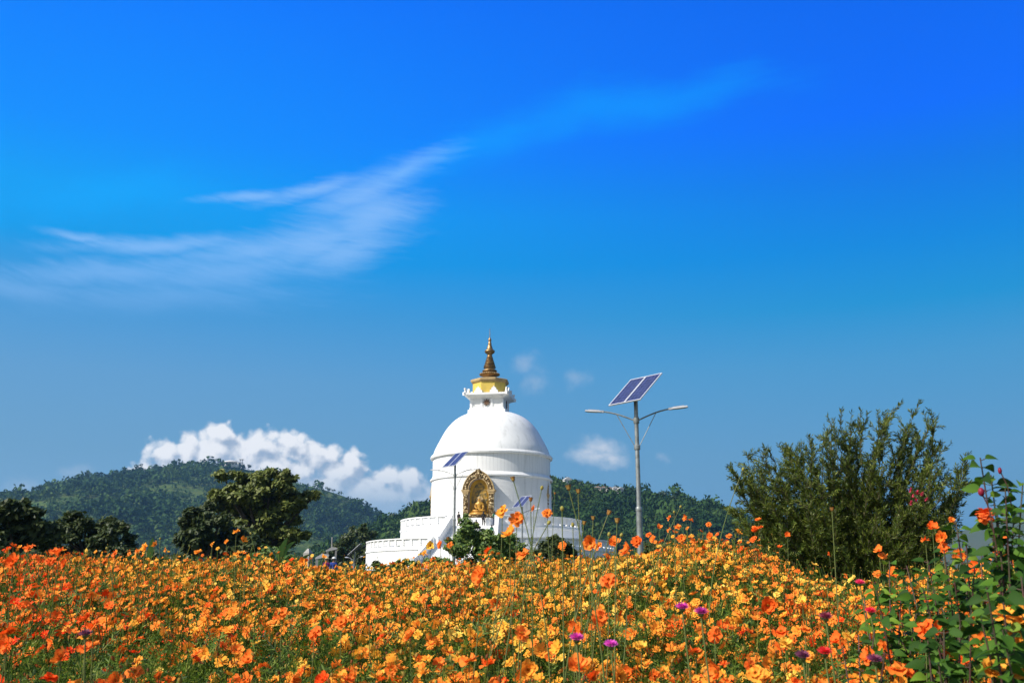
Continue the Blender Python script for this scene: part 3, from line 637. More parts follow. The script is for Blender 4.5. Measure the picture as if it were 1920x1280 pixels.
# shrine arch on each of the four sides
def arch_pts(w_, zs, za, n=14, pointy=.5):
    """pointed arch outline from right spring to left spring, half width w_, spring height zs, apex za"""
    pts = []
    for i in range(n+1):
        f = i/n; a = f*math.pi/2; x = w_*math.cos(a)**.95; z = zs+(za-zs)*((1-pointy)*math.sin(a)+pointy*(1-(1-f)**1.6)**1.0*math.sin(a)**.7)
        pts.append((x, z))
    return pts+[(-x, z) for x, z in pts[::-1][1:]]
fy = SY-rl-1.0
def zf(py): return W(903, py, fy).z-EYE
def hf(h): return h/FPX*fy*1.0
m_yelp = mat('golden_panel', (.72, .42, .03), .5, .4, var=(.5, .26, .02), vscale=1.6, bump=.03, bscale=5)
def shrine(par):
    yf = -(rl+1.0); yb = -(rl-1.2)
    zc0, zc1, za, zb = zf(925.5), zf(917.5), zf(882), zf(969)
    wo, wi = hf(29.5), hf(19.2)
    g = empty('shrine_arch', (0, 0, 0)); g.parent = par
    # carved arch
    outer = arch_pts(wo, zc1, za, 16, .55); inner = arch_pts(wi, zc1, zf(896), 16, .15)
    n = len(outer)
    for nm, yA, yB, oo, ii, mm in (('carved_arch', yf, yf+.7, outer, inner, m_carve),):
        mb = MB(); vs = [(x, yA, z) for x, z in oo]+[(x, yA, z) for x, z in ii]+[(x, yB, z) for x, z in oo]+[(x, yB, z) for x, z in ii]
        fs = []
        for i in range(n-1):
            fs += [(i, i+1, n+i+1, n+i), (2*n+i+1, 2*n+i, 3*n+i, 3*n+i+1), (i+1, i, 2*n+i, 2*n+i+1), (n+i, n+i+1, 3*n+i+1, 3*n+i)]
        mb.add(vs, fs)
        # rosettes in relief
        for i in range(1, n-1, 2):
            xm = (oo[i][0]+ii[i][0])/2; zm_ = (oo[i][1]+ii[i][1])/2; mb.ball((xm, yA-.02, zm_), (.2, .13, .2), 8, 5)
        mb.build(nm, mm, g)
    mb = MB(); 
    for poly, r_ in ((outer, .07), (inner, .06)):
        mb.tube([(x, yf-.03, z) for x, z in poly], r_, 6)
    mb.build('arch_rim', m_ochre, g)
    mb = MB(); mb.box((0, yf-.05, za+.02), (.5, .3, .5), M=Matrix.Rotation(R(45), 3, 'Y')); mb.ball((0, yf-.1, za-.55), (.42, .2, .42), 8, 5); mb.build('arch_crest', m_carve, g)
    for s in (-1, 1):
        xc = s*(wo+wi)/2; cw = wo-wi
        mb = MB(); mb.box((xc, yf+.35, (zb+zc0)/2), (cw*.86, .7, zc0-zb))
        for k in range(6): mb.ball((xc, yf-.02, zb+(k+.5)*(zc0-zb)/6), (.2, .12, .22), 8, 5)
        mb.build('column', m_carve, g)
        mb = MB(); mb.box((xc, yf+.3, zc0+.1), (cw*1.0, .85, .2)); mb.box((xc, yf+.3, zc0+.3), (cw*1.25, .95, .18)); mb.box((xc, yf+.3, zc1-.07), (cw*1.5, 1.0, .16)); mb.build('capital', m_ochre, g)
    # white block carrying the arch, behind
    m_out = arch_pts(wo*.95, zc1, za-.2, 12, .5); mb = MB(); nn = len(m_out)
    ins = arch_pts(wi, zc1, zf(896), 12, .15)
    vs = [(x, yf+.7, z) for x, z in [(wo*.95, zb-1)]+m_out+[(-wo*.95, zb-1)]]+[(x, yb, z) for x, z in [(wo*.95, zb-1)]+m_out+[(-wo*.95, zb-1)]]
    k = nn+2; mb.add(vs, [(i, i+1, i+1+k, i+k) for i in range(k-1)]); mb.build('shrine_body', m_stucco, g)
    # reveal
    iv = [(wi, zb)]+ins+[(-wi, zb)]; k = len(iv); mb = MB(); mb.add([(x, yf+.1, z) for x, z in iv]+[(x*.97, yf+.95, z-.03) for x, z in iv], [(i+1, i, i+k, i+1+k) for i in range(k-1)]); mb.build('niche_reveal', m_niche, g)
    # floor
    mb = MB(); mb.box((0, yf+.95, zb-.2), (wi*2, 1.9, .4)); mb.build('niche_floor', m_brightgold, g)
    # gilded back panel and painted relief
    mb = MB(); bp_ = [(wi*1.0, zb)]+arch_pts(wi*1.0, zc1, zf(897), 12, .3)+[(-wi*1.0, zb)]; mb.prism(bp_[::-1], yf+.8, yf+.94); mb.build('back_panel', m_yelp, g)
    mb = MB(); bp_ = [(wi*.78, zb+.8)]+arch_pts(wi*.78, zc1-.8, zf(903), 12, .6)+[(-wi*.78, zb+.8)]; mb.prism(bp_[::-1], yf+.7, yf+.79); mb.build('relief_panel', m_relief, g)
    # white plinth with gold lip
    mb = MB(); mb.box((0, yf-.45, (UF+zb)/2-.1), (wi*2+1.0, 1.6, zb-UF-.1)); mb.build('plinth', m_stucco, g)
    mb = MB(); mb.box((0, yf-.1, zb+.12), (wi*2+.05, .5, .3))
    for k in range(12): mb.ball((-wi+wi*2*(k+.5)/12, yf-.36, zb+.18), (.16, .1, .16), 8, 5)
    mb.build('offering_ledge', m_carve, g)
    return g
sh0 = shrine(stupa)
for k in (1, 2, 3):
    c = copy_tree(sh0, stupa); c.rotation_euler.z = k*math.pi/2; c.location = Matrix.Rotation(k*math.pi/2, 3, 'Z') @ Vector((0, 1.2, 0))

# terraces and balustrades
def terrace(Rad, zf_, zbot, rail, gap_half, nm):
    part_l(nm, [(Rad+.12, zbot), (Rad+.12, zf_-.25), (Rad+.22, zf_-.22), (Rad+.22, zf_-.02), (Rad, zf_), (rl*.8 if Rad < 13 else URr-.5, zf_+.001)], m_stucco, 144)
    bal = empty('balustrade'); bal.parent = stupa
    n = int(2*math.pi*Rad/1.25); segs = []
    def skip(a): return abs(((a+math.pi/2+math.pi) % (2*math.pi))-math.pi)*Rad < gap_half
    Rr = Rad-.02
    mr_, mc, ms_ = MB(), MB(), MB()
    for k in range(n):
        a0 = 2*math.pi*k/n; a1 = 2*math.pi*(k+1)/n; am = (a0+a1)/2
        if skip(am): continue
        def arcbox(mbb, r0, r1, z0, z1, aa, ab, st=2):
            vs = []
            for j in range(st+1):
                a = aa+(ab-aa)*j/st
                for (r_, z) in ((r0, z0), (r1, z0), (r1, z1), (r0, z1)): vs.append((r_*math.cos(a), r_*math.sin(a), z))
            fs = [(4*j+i, 4*(j+1)+i, 4*(j+1)+(i+1) % 4, 4*j+(i+1) % 4)[::-1] for j in range(st) for i in range(4)]+[(0, 1, 2, 3)[::-1], tuple(4*st+i for i in range(4))]
            mbb.add(vs, fs)
        arcbox(mr_, Rr-.16, Rr+.2, zf_+rail-.13, zf_+rail, a0, a1)
        arcbox(mc, Rr-.1, Rr+.12, zf_+.005, zf_+.22, a0, a1)
        wpost = .16/Rad
        for lv in (.33, .52, .71): 
            z = zf_+lv*rail; arcbox(ms_, Rr-.05, Rr+.04, z-.015, z+.075, a0+wpost, a1-wpost, 1)
            arcbox(ms_, Rr-.03, Rr+.02, z+.075, z+.19*rail-.02, a0+wpost, a0+wpost+(a1-a0)*.28, 1)
            arcbox(ms_, Rr-.03, Rr+.02, z+.075, z+.19*rail-.02, am-wpost*.8, am+wpost*.8, 1)
            arcbox(ms_, Rr-.03, Rr+.02, z+.075, z+.19*rail-.02, a1-wpost-(a1-a0)*.28, a1-wpost, 1)
        mp = MB(); mp.box((Rr*math.cos(a0), Rr*math.sin(a0), zf_+rail/2+.04), (.3, .3, rail-.24), a0); mp.build('post', m_stucco, bal)
    mr_.build('rail', m_stucco, bal); mc.build('kerb', m_stucco, bal); ms_.build('panel', m_stucco, bal)
terrace(URr, UF, LF-.3, 1.25, 3.0, 'upper_terrace')
terrace(LRr, LF, BASE-EYE-1.5, 1.15, 3.8, 'lower_terrace')
def flight(r0, r1, z0, z1, w0, w1, nm):
    g = empty(nm); g.parent = stupa
    n = int((z0-z1)/.17); mb = MB()
    for i in range(n):
        f0 = i/n; f1 = (i+1)/n; ya, yb = -(r0+(r1-r0)*f0), -(r0+(r1-r0)*f1); wv = w0+(w1-w0)*f1; z = z0-(z0-z1)*f1
        mb.box((0, (ya+yb)/2, z-.6), (wv*2, abs(ya-yb)-.002, 1.2))
    mb.build('steps', m_stucco, g)
    for s in (-1, 1):
        mb = MB(); a = Vector((s*(w0+.2), -r0, 0)); b = Vector((s*(w1+.2), -r1, 0)); h = .95
        for (p_, q_, t_, za_, zb_) in ((a, b, .18, -1.6, h),):
            nrm = Vector(((q_-p_).y, -(q_-p_).x, 0)).normalized()*t_
            vs = []
            for pt, zz in ((p_, z0), (q_, z1)):
                for sg in (-1, 1):
                    for dz_ in (za_, zb_): vs.append(pt+nrm*sg+Vector((0, 0, zz+dz_)))
            mb.add(vs, [(0,1,3,2), (4,6,7,5), (0,4,5,1), (2,3,7,6), (1,5,7,3), (0,2,6,4)])
            vs2 = [v+(nrm*.25*(1 if i in (2, 3, 6, 7) else -1))+Vector((0, 0, .002+(.14 if i % 2 else h-za_))) for i, v in enumerate(vs)]
            mb.add(vs2, [(0,1,3,2), (4,6,7,5), (0,4,5,1), (2,3,7,6), (1,5,7,3), (0,2,6,4)])
        for pt, zz in ((a, z0), (b, z1)): mb.box(pt+Vector((0, 0, zz+.35)), (.5, .5, 1.75))
        mb.build('parapet', m_stucco, g)
flight(URr, URr+4.2, UF, LF, 2.6, 3.2, 'upper_stair')
flight(LRr+.2, LRr+5, LF, BASE-EYE-.1, 3.8, 4.6, 'lower_stair')

# ------------------------------------------------------------------ figures
def skin_mesh(verts, edges, rad, sub=1):
    """verts with radii grown into one smooth surface; returns mesh data"""
    me = bpy.data.meshes.new('sk'); me.from_pydata(verts, edges, []); o = bpy.data.objects.new('sk', me); COL.objects.link(o)
    md = o.modifiers.new('s', 'SKIN'); 
    sv = me.skin_vertices[0].data if me.skin_vertices else None
    if sv is None:
        bpy.context.view_layer.objects.active = o; bpy.ops.object.modifier_add(type='SKIN'); sv = me.skin_vertices[0].data
    for i, r_ in enumerate(rad): sv[i].radius = r_ if isinstance(r_, tuple) else (r_, r_)
    sv[0].use_root = True
    md2 = o.modifiers.new('u', 'SUBSURF'); md2.levels = sub; md2.render_levels = sub
    dg = bpy.context.evaluated_depsgraph_get(); ev = o.evaluated_get(dg); m2 = bpy.data.meshes.new_from_object(ev)
    bpy.data.objects.remove(o); m2.polygons.foreach_set('use_smooth', np.ones(len(m2.polygons), bool)); return m2
m_skin = mat('skin', (.36, .2, .13), .6, .3); m_hair = mat('black_hair', (.012, .01, .01), .5, .4)
def cloth(name, c): return mat(name, c, .85, .2, var=tuple(x*.7 for x in c), vscale=6)
def person(loc, h, rz, top, bot, label, hair='long', hat=None, arm=.12, stride=.1):
    t = empty('person', loc, rz); tag(t, label, 'person'); k = h/1.7
    S_ = lambda L: [tuple(c*k for c in v) for v in L]
    V_ = [(0,0,.92),(0,.01,1.12),(0,.01,1.34),(0,0,1.46),(0,-.01,1.53),(0,-.02,1.60),(0,-.015,1.67),
          (-.17,0,1.38),(-.22,.02,1.1),(-.2-arm*.3,-.05-arm,.9),(-.2-arm*.3,-.07-arm,.82), (.17,0,1.38),(.22,.02,1.1),(.2+arm*.3,-.05-arm,.9),(.2+arm*.3,-.07-arm,.82),
          (-.09,0,.86),(-.1,-.02-stride*.3,.48),(-.1,.02-stride,.08),(-.1,-.12-stride,.03), (.09,0,.86),(.1,-.02+stride*.2,.48),(.1,.04+stride,.08),(.1,-.1+stride,.03)]
    E_ = [(0,1),(1,2),(2,3),(3,4),(4,5),(5,6),(2,7),(7,8),(8,9),(9,10),(2,11),(11,12),(12,13),(13,14),(0,15),(15,16),(16,17),(17,18),(0,19),(19,20),(20,21),(21,22)]
    Rd = [.12,.11,.13,.055,.06,.085,.06,.06,.045,.032,.035,.06,.045,.032,.035,.085,.06,.04,.035,.085,.06,.04,.035]
    me = skin_mesh(S_(V_), E_, [r_*k for r_ in Rd]); link(me, 'body', m_skin, t)
    V2 = V_[:3]+[V_[7], V_[8], (V_[9][0], V_[9][1]+.01, .94), V_[11], V_[12], (V_[13][0], V_[13][1]+.01, .94), (0,0,.8), (0, 0, 1.44)]
    E2 = [(0,1),(1,2),(2,3),(3,4),(4,5),(2,6),(6,7),(7,8),(0,9),(2,10)]
    link(skin_mesh(S_(V2), E2, [r_*k for r_ in [.14,.13,.15,.075,.06,.045,.075,.06,.045,.15,.06]]), 'shirt', top, t)
    V3 = [(0,0,.88)]+V_[15:18]+V_[19:22]; E3 = [(0,1),(1,2),(2,3),(0,4),(4,5),(5,6)]
    link(skin_mesh(S_(V3), E3, [r_*k for r_ in [.13,.1,.075,.055,.1,.075,.055]]), 'trousers', bot, t)
    mb = MB(); mb.ball((0, .02*k, 1.645*k), (.105*k, .115*k, .1*k), 10, 7)
    if hair == 'long': mb.ball((0, .075*k, 1.45*k), (.1*k, .06*k, .22*k), 8, 6)
    auto_smooth(mb.build('hair', m_hair, t))
    mb = MB(); mb.ball((0, -.1*k, 1.6*k), (.014*k, .02*k, .022*k), 6, 4); mb.ball((-.088*k, 0, 1.6*k), (.012*k, .02*k, .03*k), 6, 4); mb.ball((.088*k, 0, 1.6*k), (.012*k, .02*k, .03*k), 6, 4); mb.build('face', m_skin, t)
    if hat is not None:
        mb = MB(); mb.lathe([(.2*k, 0), (.2*k, .012*k), (.115*k, .02*k), (.11*k, .09*k), (.07*k, .125*k), (.001, .13*k)], 16, (0, 0, 1.66*k)); auto_smooth(mb.build('hat', hat, t))
    return t
c_blk = cloth('black_cloth', (.02, .02, .022)); c_grn = cloth('green_cloth', (.01, .16, .10)); c_jean = cloth('denim', (.05, .07, .13)); c_blue = cloth('blue_cloth', (.04, .08, .38)); c_pur = cloth('purple_cloth', (.25, .03, .17))
c_hat = cloth('white_cloth', (.75, .75, .75)); c_red = cloth('red_cloth', (.3, .05, .04)); c_cream = cloth('cream_cloth', (.6, .5, .3)); c_brown = cloth('brown_cloth', (.2, .12, .08))
def stand(px, Y, z, h, rz, *a, **k):
    x = W(px, 980, Y).x; return person((x, Y, z), h, rz, *a, **k)
stand(906.5, 119.6, EYE+UF, 1.68, R(170), c_blk, c_blk, 'person in black with long dark hair standing below the gilded arch')
stand(927.5, 119.3, EYE+UF, 1.7, R(200), c_grn, c_jean, 'person in a green top standing at the right end of the terrace steps')
stand(860, 119.9, EYE+UF, 1.68, R(140), c_blk, c_brown, 'person in dark clothes on the terrace behind the lamp pole', hair='short')
stand(922, 116.4, EYE+UF-1.7, 1.62, R(190), c_grn, c_cream, 'person in a green top climbing the upper white stairs')
stand(893, 117.5, EYE+UF-.9, 1.5, R(175), c_red, c_jean, 'person in dark red on the upper stairs behind the shrub')
for px_, top_, hat_, lab in ((616, c_pur, c_cream, 'person in a purple top and straw hat beyond the flower field'), (629, c_blue, c_hat, 'person in a blue top and white hat beyond the flower field')):
    Yp = 62; q = W(px_, 1044, Yp); gzz = q.z-1.68
    stand(px_, Yp, gzz, 1.62, R(20), top_, c_jean, lab, hair='short', hat=hat_)
# gilded statue in the niche
def statue():
    d = -(rl+.75); c = Matrix.Rotation(PH, 3, 'Z') @ Vector((.1, d, 0)); zb = zf(966)
    t = empty('seated_statue', (sxc+c.x, SY+c.y, EYE+zb), PH); tag(t, 'gilded seated statue inside the carved arch of the stupa', 'statue')
    k = 1.12
    V_ = [(0,0,.62),(0,.0,.95),(0,0,1.3),(0,-.02,1.5),(0,-.03,1.68),(0,-.02,1.86),(-.36,0,1.28),(-.46,-.08,.92),(-.16,-.36,.72),(.36,0,1.28),(.48,-.1,.92),(.42,-.42,.6),
          (-.2,-.05,.5),(-.68,-.3,.48),(.05,-.5,.42),(.2,-.05,.5),(.68,-.3,.48),(-.05,-.56,.4)]
    E_ = [(0,1),(1,2),(2,3),(3,4),(4,5),(2,6),(6,7),(7,8),(2,9),(9,10),(10,11),(0,12),(12,13),(13,14),(0,15),(15,16),(16,17)]
    Rd = [.28,.24,.27,.11,.16,.1,.13,.1,.07,.13,.1,.06,.2,.18,.12,.2,.18,.12]
    link(skin_mesh([tuple(a*k for a in v) for v in V_], E_, [r_*k for r_ in Rd]), 'body', m_brightgold, t)
    mb = MB(); mb.lathe([(1.1, .05), (1.25, .15), (1.15, .32), (.95, .38), (1.05, .5), (.001, .56)], 24); auto_smooth(mb.build('lotus_seat', m_brightgold, t))
    mb = MB(); pts = [(.42*math.cos(a), .42*math.sin(a)) for a in np.linspace(0, 2*math.pi, 20)[:-1]]; mb.prism(pts, .28, .36); mb.v = [(x*1.0, y, z+1.72*k) for x, y, z in mb.v]; mb.build('halo', m_ochre, t)
    mb = MB(); mb.lathe([(.16, 0), (.15, .12), (.08, .2), (.03, .34), (.001, .36)], 12, (0, -.03, 1.84*k)); auto_smooth(mb.build('topknot', m_ochre, t))
statue()

# ------------------------------------------------------------------ solar street lamps
m_galv = mat('galvanised_steel', (.30, .32, .31), .45, .5, metal=.45, var=(.20, .21, .20), vscale=8, bump=.001, bscale=60)
m_alu = mat('aluminium_frame', (.75, .76, .78), .4, .5, metal=.3); m_lhead = mat('lamp_housing', (.42, .43, .45), .4, .5, metal=.3, var=(.34, .35, .37), vscale=9)
def cell_c(b, vec, cur, p):
    s = b.n('ShaderNodeSeparateXYZ'); b.l(vec, s.inputs[0])
    def lines(o, n, wd_): fr = b.m('FRACT', b.m('MULTIPLY', o, n)); return b.m('MAXIMUM', b.m('LESS_THAN', fr, wd_), b.m('GREATER_THAN', fr, 1-wd_))
    g = b.m('MAXIMUM', lines(s.outputs[0], 1/.156, .035), lines(s.outputs[1], 1/.156, .035))
    cur = b.mix(b.mr(b.noise(vec, 9, 2, .5), .4, .6), cur, (.03, .04, .13, 1))
    return b.mix(g, cur, (.16, .18, .30, 1))
m_cell = mat('solar_cells', (.014, .018, .06), .3, .35, custom=cell_c)
m_lens = mat('lamp_lens', (.7, .7, .68), .25, .5); m_box = mat('grey_bracket', (.14, .15, .15), .5, .4)
def solar_lamp():
    t = empty('solar_street_lamp')
    H = 6.0      # local z=0 is eye level, H panel height
    mb = MB(); mb.tube([(0, 0, -2.6), (0, 0, 2.4)], [.105, .09], 16); mb.tube([(0, 0, 2.4), (0, 0, 2.5), (0, 0, 5.9)], [.078, .07, .062], 16); mb.lathe([(.096, 2.34), (.1, 2.36), (.1, 2.44), (.08, 2.47)], 16); mb.lathe([(.09, 4.18), (.095, 4.2), (.095, 4.3), (.07, 4.32)], 16); mb.lathe([(.085, 4.98), (.09, 5.0), (.09, 5.16), (.07, 5.18)], 16)
    auto_smooth(mb.build('pole', m_galv, t), 40)
    ad = Vector((.97, -.24, 0))
    for s in (-1, 1):
        d = ad*s
        pts = [Vector((0, 0, 5.05))+d*(1.06*f)+Vector((0, 0, .34*math.sin(f*1.35)/math.sin(1.35))) for f in np.linspace(0, 1, 8)]
        mb = MB(); mb.tube(pts, .023, 8); mb.tube([Vector((0, 0, 4.25))+d*.05, pts[4]], .012, 6); auto_smooth(mb.build('arm', m_galv, t))
        e = pts[-1]; up = (pts[-1]-pts[-3]).normalized()*.6+d*.5; up.normalize(); side = up.cross(Vector((0, 0, 1))).normalized(); nn = side.cross(up)
        M = Matrix((up, side, nn)).transposed()
        mb = MB(); mb.box(e+up*.26, (.5, .17, .05), M=M, top=(.94, .7)); mb.box(e+up*.24+nn*.035, (.36, .12, .025), M=M, top=(.9, .6)); mb.box(e+up*.0, (.14, .07, .07), M=M)
        hd = mb.build('lamp_head', m_lhead, t)
        mb = MB(); mb.box(e+up*.3-nn*.03, (.3, .12, .014), M=M); mb.build('lens', m_lens, hd)
    a = Vector((.85, -1.02, 0)).normalized(); n_ = Vector((-.936, -.78, 1.313)).normalized(); b_ = n_.cross(a)
    M4 = Matrix((a, b_, n_)).transposed().to_4x4(); M4.translation = Vector((0, 0, 6.03))
    for s in (-1, 1):
        mb = MB(); wv, lv = .655, 1.40
        for c_, d_ in (((s*(wv/2+.006), -lv/2+.015, 0), (wv, .03, .04)), ((s*(wv/2+.006), lv/2-.015, 0), (wv, .03, .04)), ((s*(.006+.014), 0, 0), (.028, lv-.06, .04)), ((s*(wv-.008), 0, 0), (.028, lv-.06, .04))): mb.box(c_, d_)
        fr = mb.build('solar_panel', m_alu, t); fr.matrix_local = M4
        mb = MB(); mb.box((s*(wv/2+.006), 0, .004), (wv-.056, lv-.06, .02)); ce = mb.build('solar_cells', m_cell, fr)
    mb = MB(); mb.box((0, 0, -.05), (1.1, .05, .05)); mb.box((0, .4, -.05), (1.1, .05, .05)); mb.box((0, -.4, -.05), (1.1, .05, .05)); mb.box((0, 0, -.09), (.06, 1.0, .06)); br = mb.build('panel_bracket', m_box, t); br.matrix_local = M4
    return t
lamp = solar_lamp(); q = W(1192, 750, 30); lamp.location = (q.x, 30, EYE)
tag(lamp, 'tallest solar street lamp with twin arms standing right of the stupa', 'street lamp', 'solar street lamps')
for (px, py, Yl, rz, lab) in ((853.5, 861, 61, 0, 'solar street lamp with twin arms standing against the left side of the white drum'), (979, 940, 84, 0, 'small solar street lamp in front of the right terrace'),
        (461, 962, 98, R(-38), 'distant solar street lamp in front of the large spreading tree'), (665, 1030, 88, R(-38), 'low solar lamp partly hidden by the bushy tree beside the terrace')):
    c = copy_tree(lamp); q = W(px, py, Yl); c.location = (q.x, Yl, q.z-6.03); c.rotation_euler.z = rz; c['label'] = lab

# ------------------------------------------------------------------ stone post, shelters, banana plants
q = W(578.5, 1026, 30.5); t = empty('stone_pillar', (q.x, 30.5, q.z-2.2), R(-25)); tag(t, 'grey stone memorial pillar with pointed top beyond the field', 'pillar')
mb = MB(); wv = .215; mb.box((0, 0, 1.0), (wv, wv, 2.05)); mb.build('shaft', m_conc, t)
mb = MB(); mb.box((0, 0, 2.1), (wv, wv, .14), top=(.2, .2)); mb.build('cap', m_conc, t)
mb = MB()
for k in range(14): mb.box((.02, -wv/2-.005, .65+k*.09), (.09, .012, .04))
mb.build('inscription', m_box, t)
def shelter(px, py, wp, Y, label, pole=False):
    q = W(px, py, Y); wd_ = wp/FPX*Y; t = empty('small_shelter', (q.x, Y, q.z-2.6), .2); tag(t, label, 'shelter')
    for a in (-1, 1):
        for b in (-1, 1):
            mb = MB(); mb.box((a*wd_*.38, b*wd_*.3, 1.25), (.14, .14, 2.5)); mb.build('post', m_conc, t)
    mb = MB(); mb.prism([(-wd_/2, 2.35), (wd_/2, 2.55), (wd_/2, 2.66), (0, 2.72), (-wd_/2, 2.47)], -wd_*.4, wd_*.4); mb.build('roof', m_roofw, t)
    if pole:
        mb = MB(); mb.tube([(0, 0, 2.5), (0, 0, 3.5)], .05, 8); mb.build('pole', m_conc, t)
shelter(604, 1041, 24, 66, 'low grey roofed shelter beside the stone pillar')
shelter(622, 1028, 20, 80, 'small pale roof with a short pole left of the terraces', True)
m_banana = mat('banana_leaf', (.07, .15, .02), .5, .4, var=(.11, .2, .035), vscale=8, transl=.35)
def banana(px, py, Y, specs, label):
    q = W(px, py, Y); t = empty('banana_plant', (q.x, Y, q.z-1.0)); tag(t, label, 'plant')
    for (an, L, tilt, wd_) in specs:
        mb = MB(); n = 10; vs = []
        for i in range(n+1):
            f = i/n; bend = tilt+f*f*tilt*1.2; r_ = L*f
            x = math.sin(bend)*r_*math.cos(an); y = math.sin(bend)*r_*math.sin(an); z = math.cos(bend)*r_+.3
            hwid = wd_*math.sin(math.pi*min(1, f*.92+.08))**.6*(.25 if f < .15 else 1)
            sx_, sy_ = -math.sin(an+.4), math.cos(an+.4)
            if tilt < .35: sx_, sy_ = 1, .2
            vs += [(x-sx_*hwid, y-sy_*hwid, z+hwid*.35), (x, y, z), (x+sx_*hwid, y+sy_*hwid, z+hwid*.35)]
        mb.add(vs, [(3*i+k, 3*i+k+1, 3*i+k+4, 3*i+k+3) for i in range(n) for k in (0, 1)]); auto_smooth(mb.build('leaf', m_banana, t), 80)
    mb = MB(); mb.tube([(0, 0, -1.5), (0, 0, .5)], [.08, .05], 8); mb.build('stem', m_banana, t)
banana(283, 1010, 28, [(0, .75, .03, .075), (2.9, .9, .75, .07), (.2, .9, .9, .06)], 'banana plant with one upright leaf behind the left flowers')
banana(524, 1018, 30, [(0, .9, .12, .09), (2.8, 1.0, .35, .1), (.2, .9, .25, .09), (3.0, .9, .9, .08), (.1, 1.0, .95, .09), (.5, 1.1, 1.2, .07), (1.0, .7, .5, .08)], 'banana plant with a cluster of broad leaves left of the stone pillar')
banana(558, 1028, 30, [(0, .7, .3, .08), (2.8, .7, .9, .07), (.2, .9, 1.1, .07)], 'low banana plant arching towards the stone pillar')

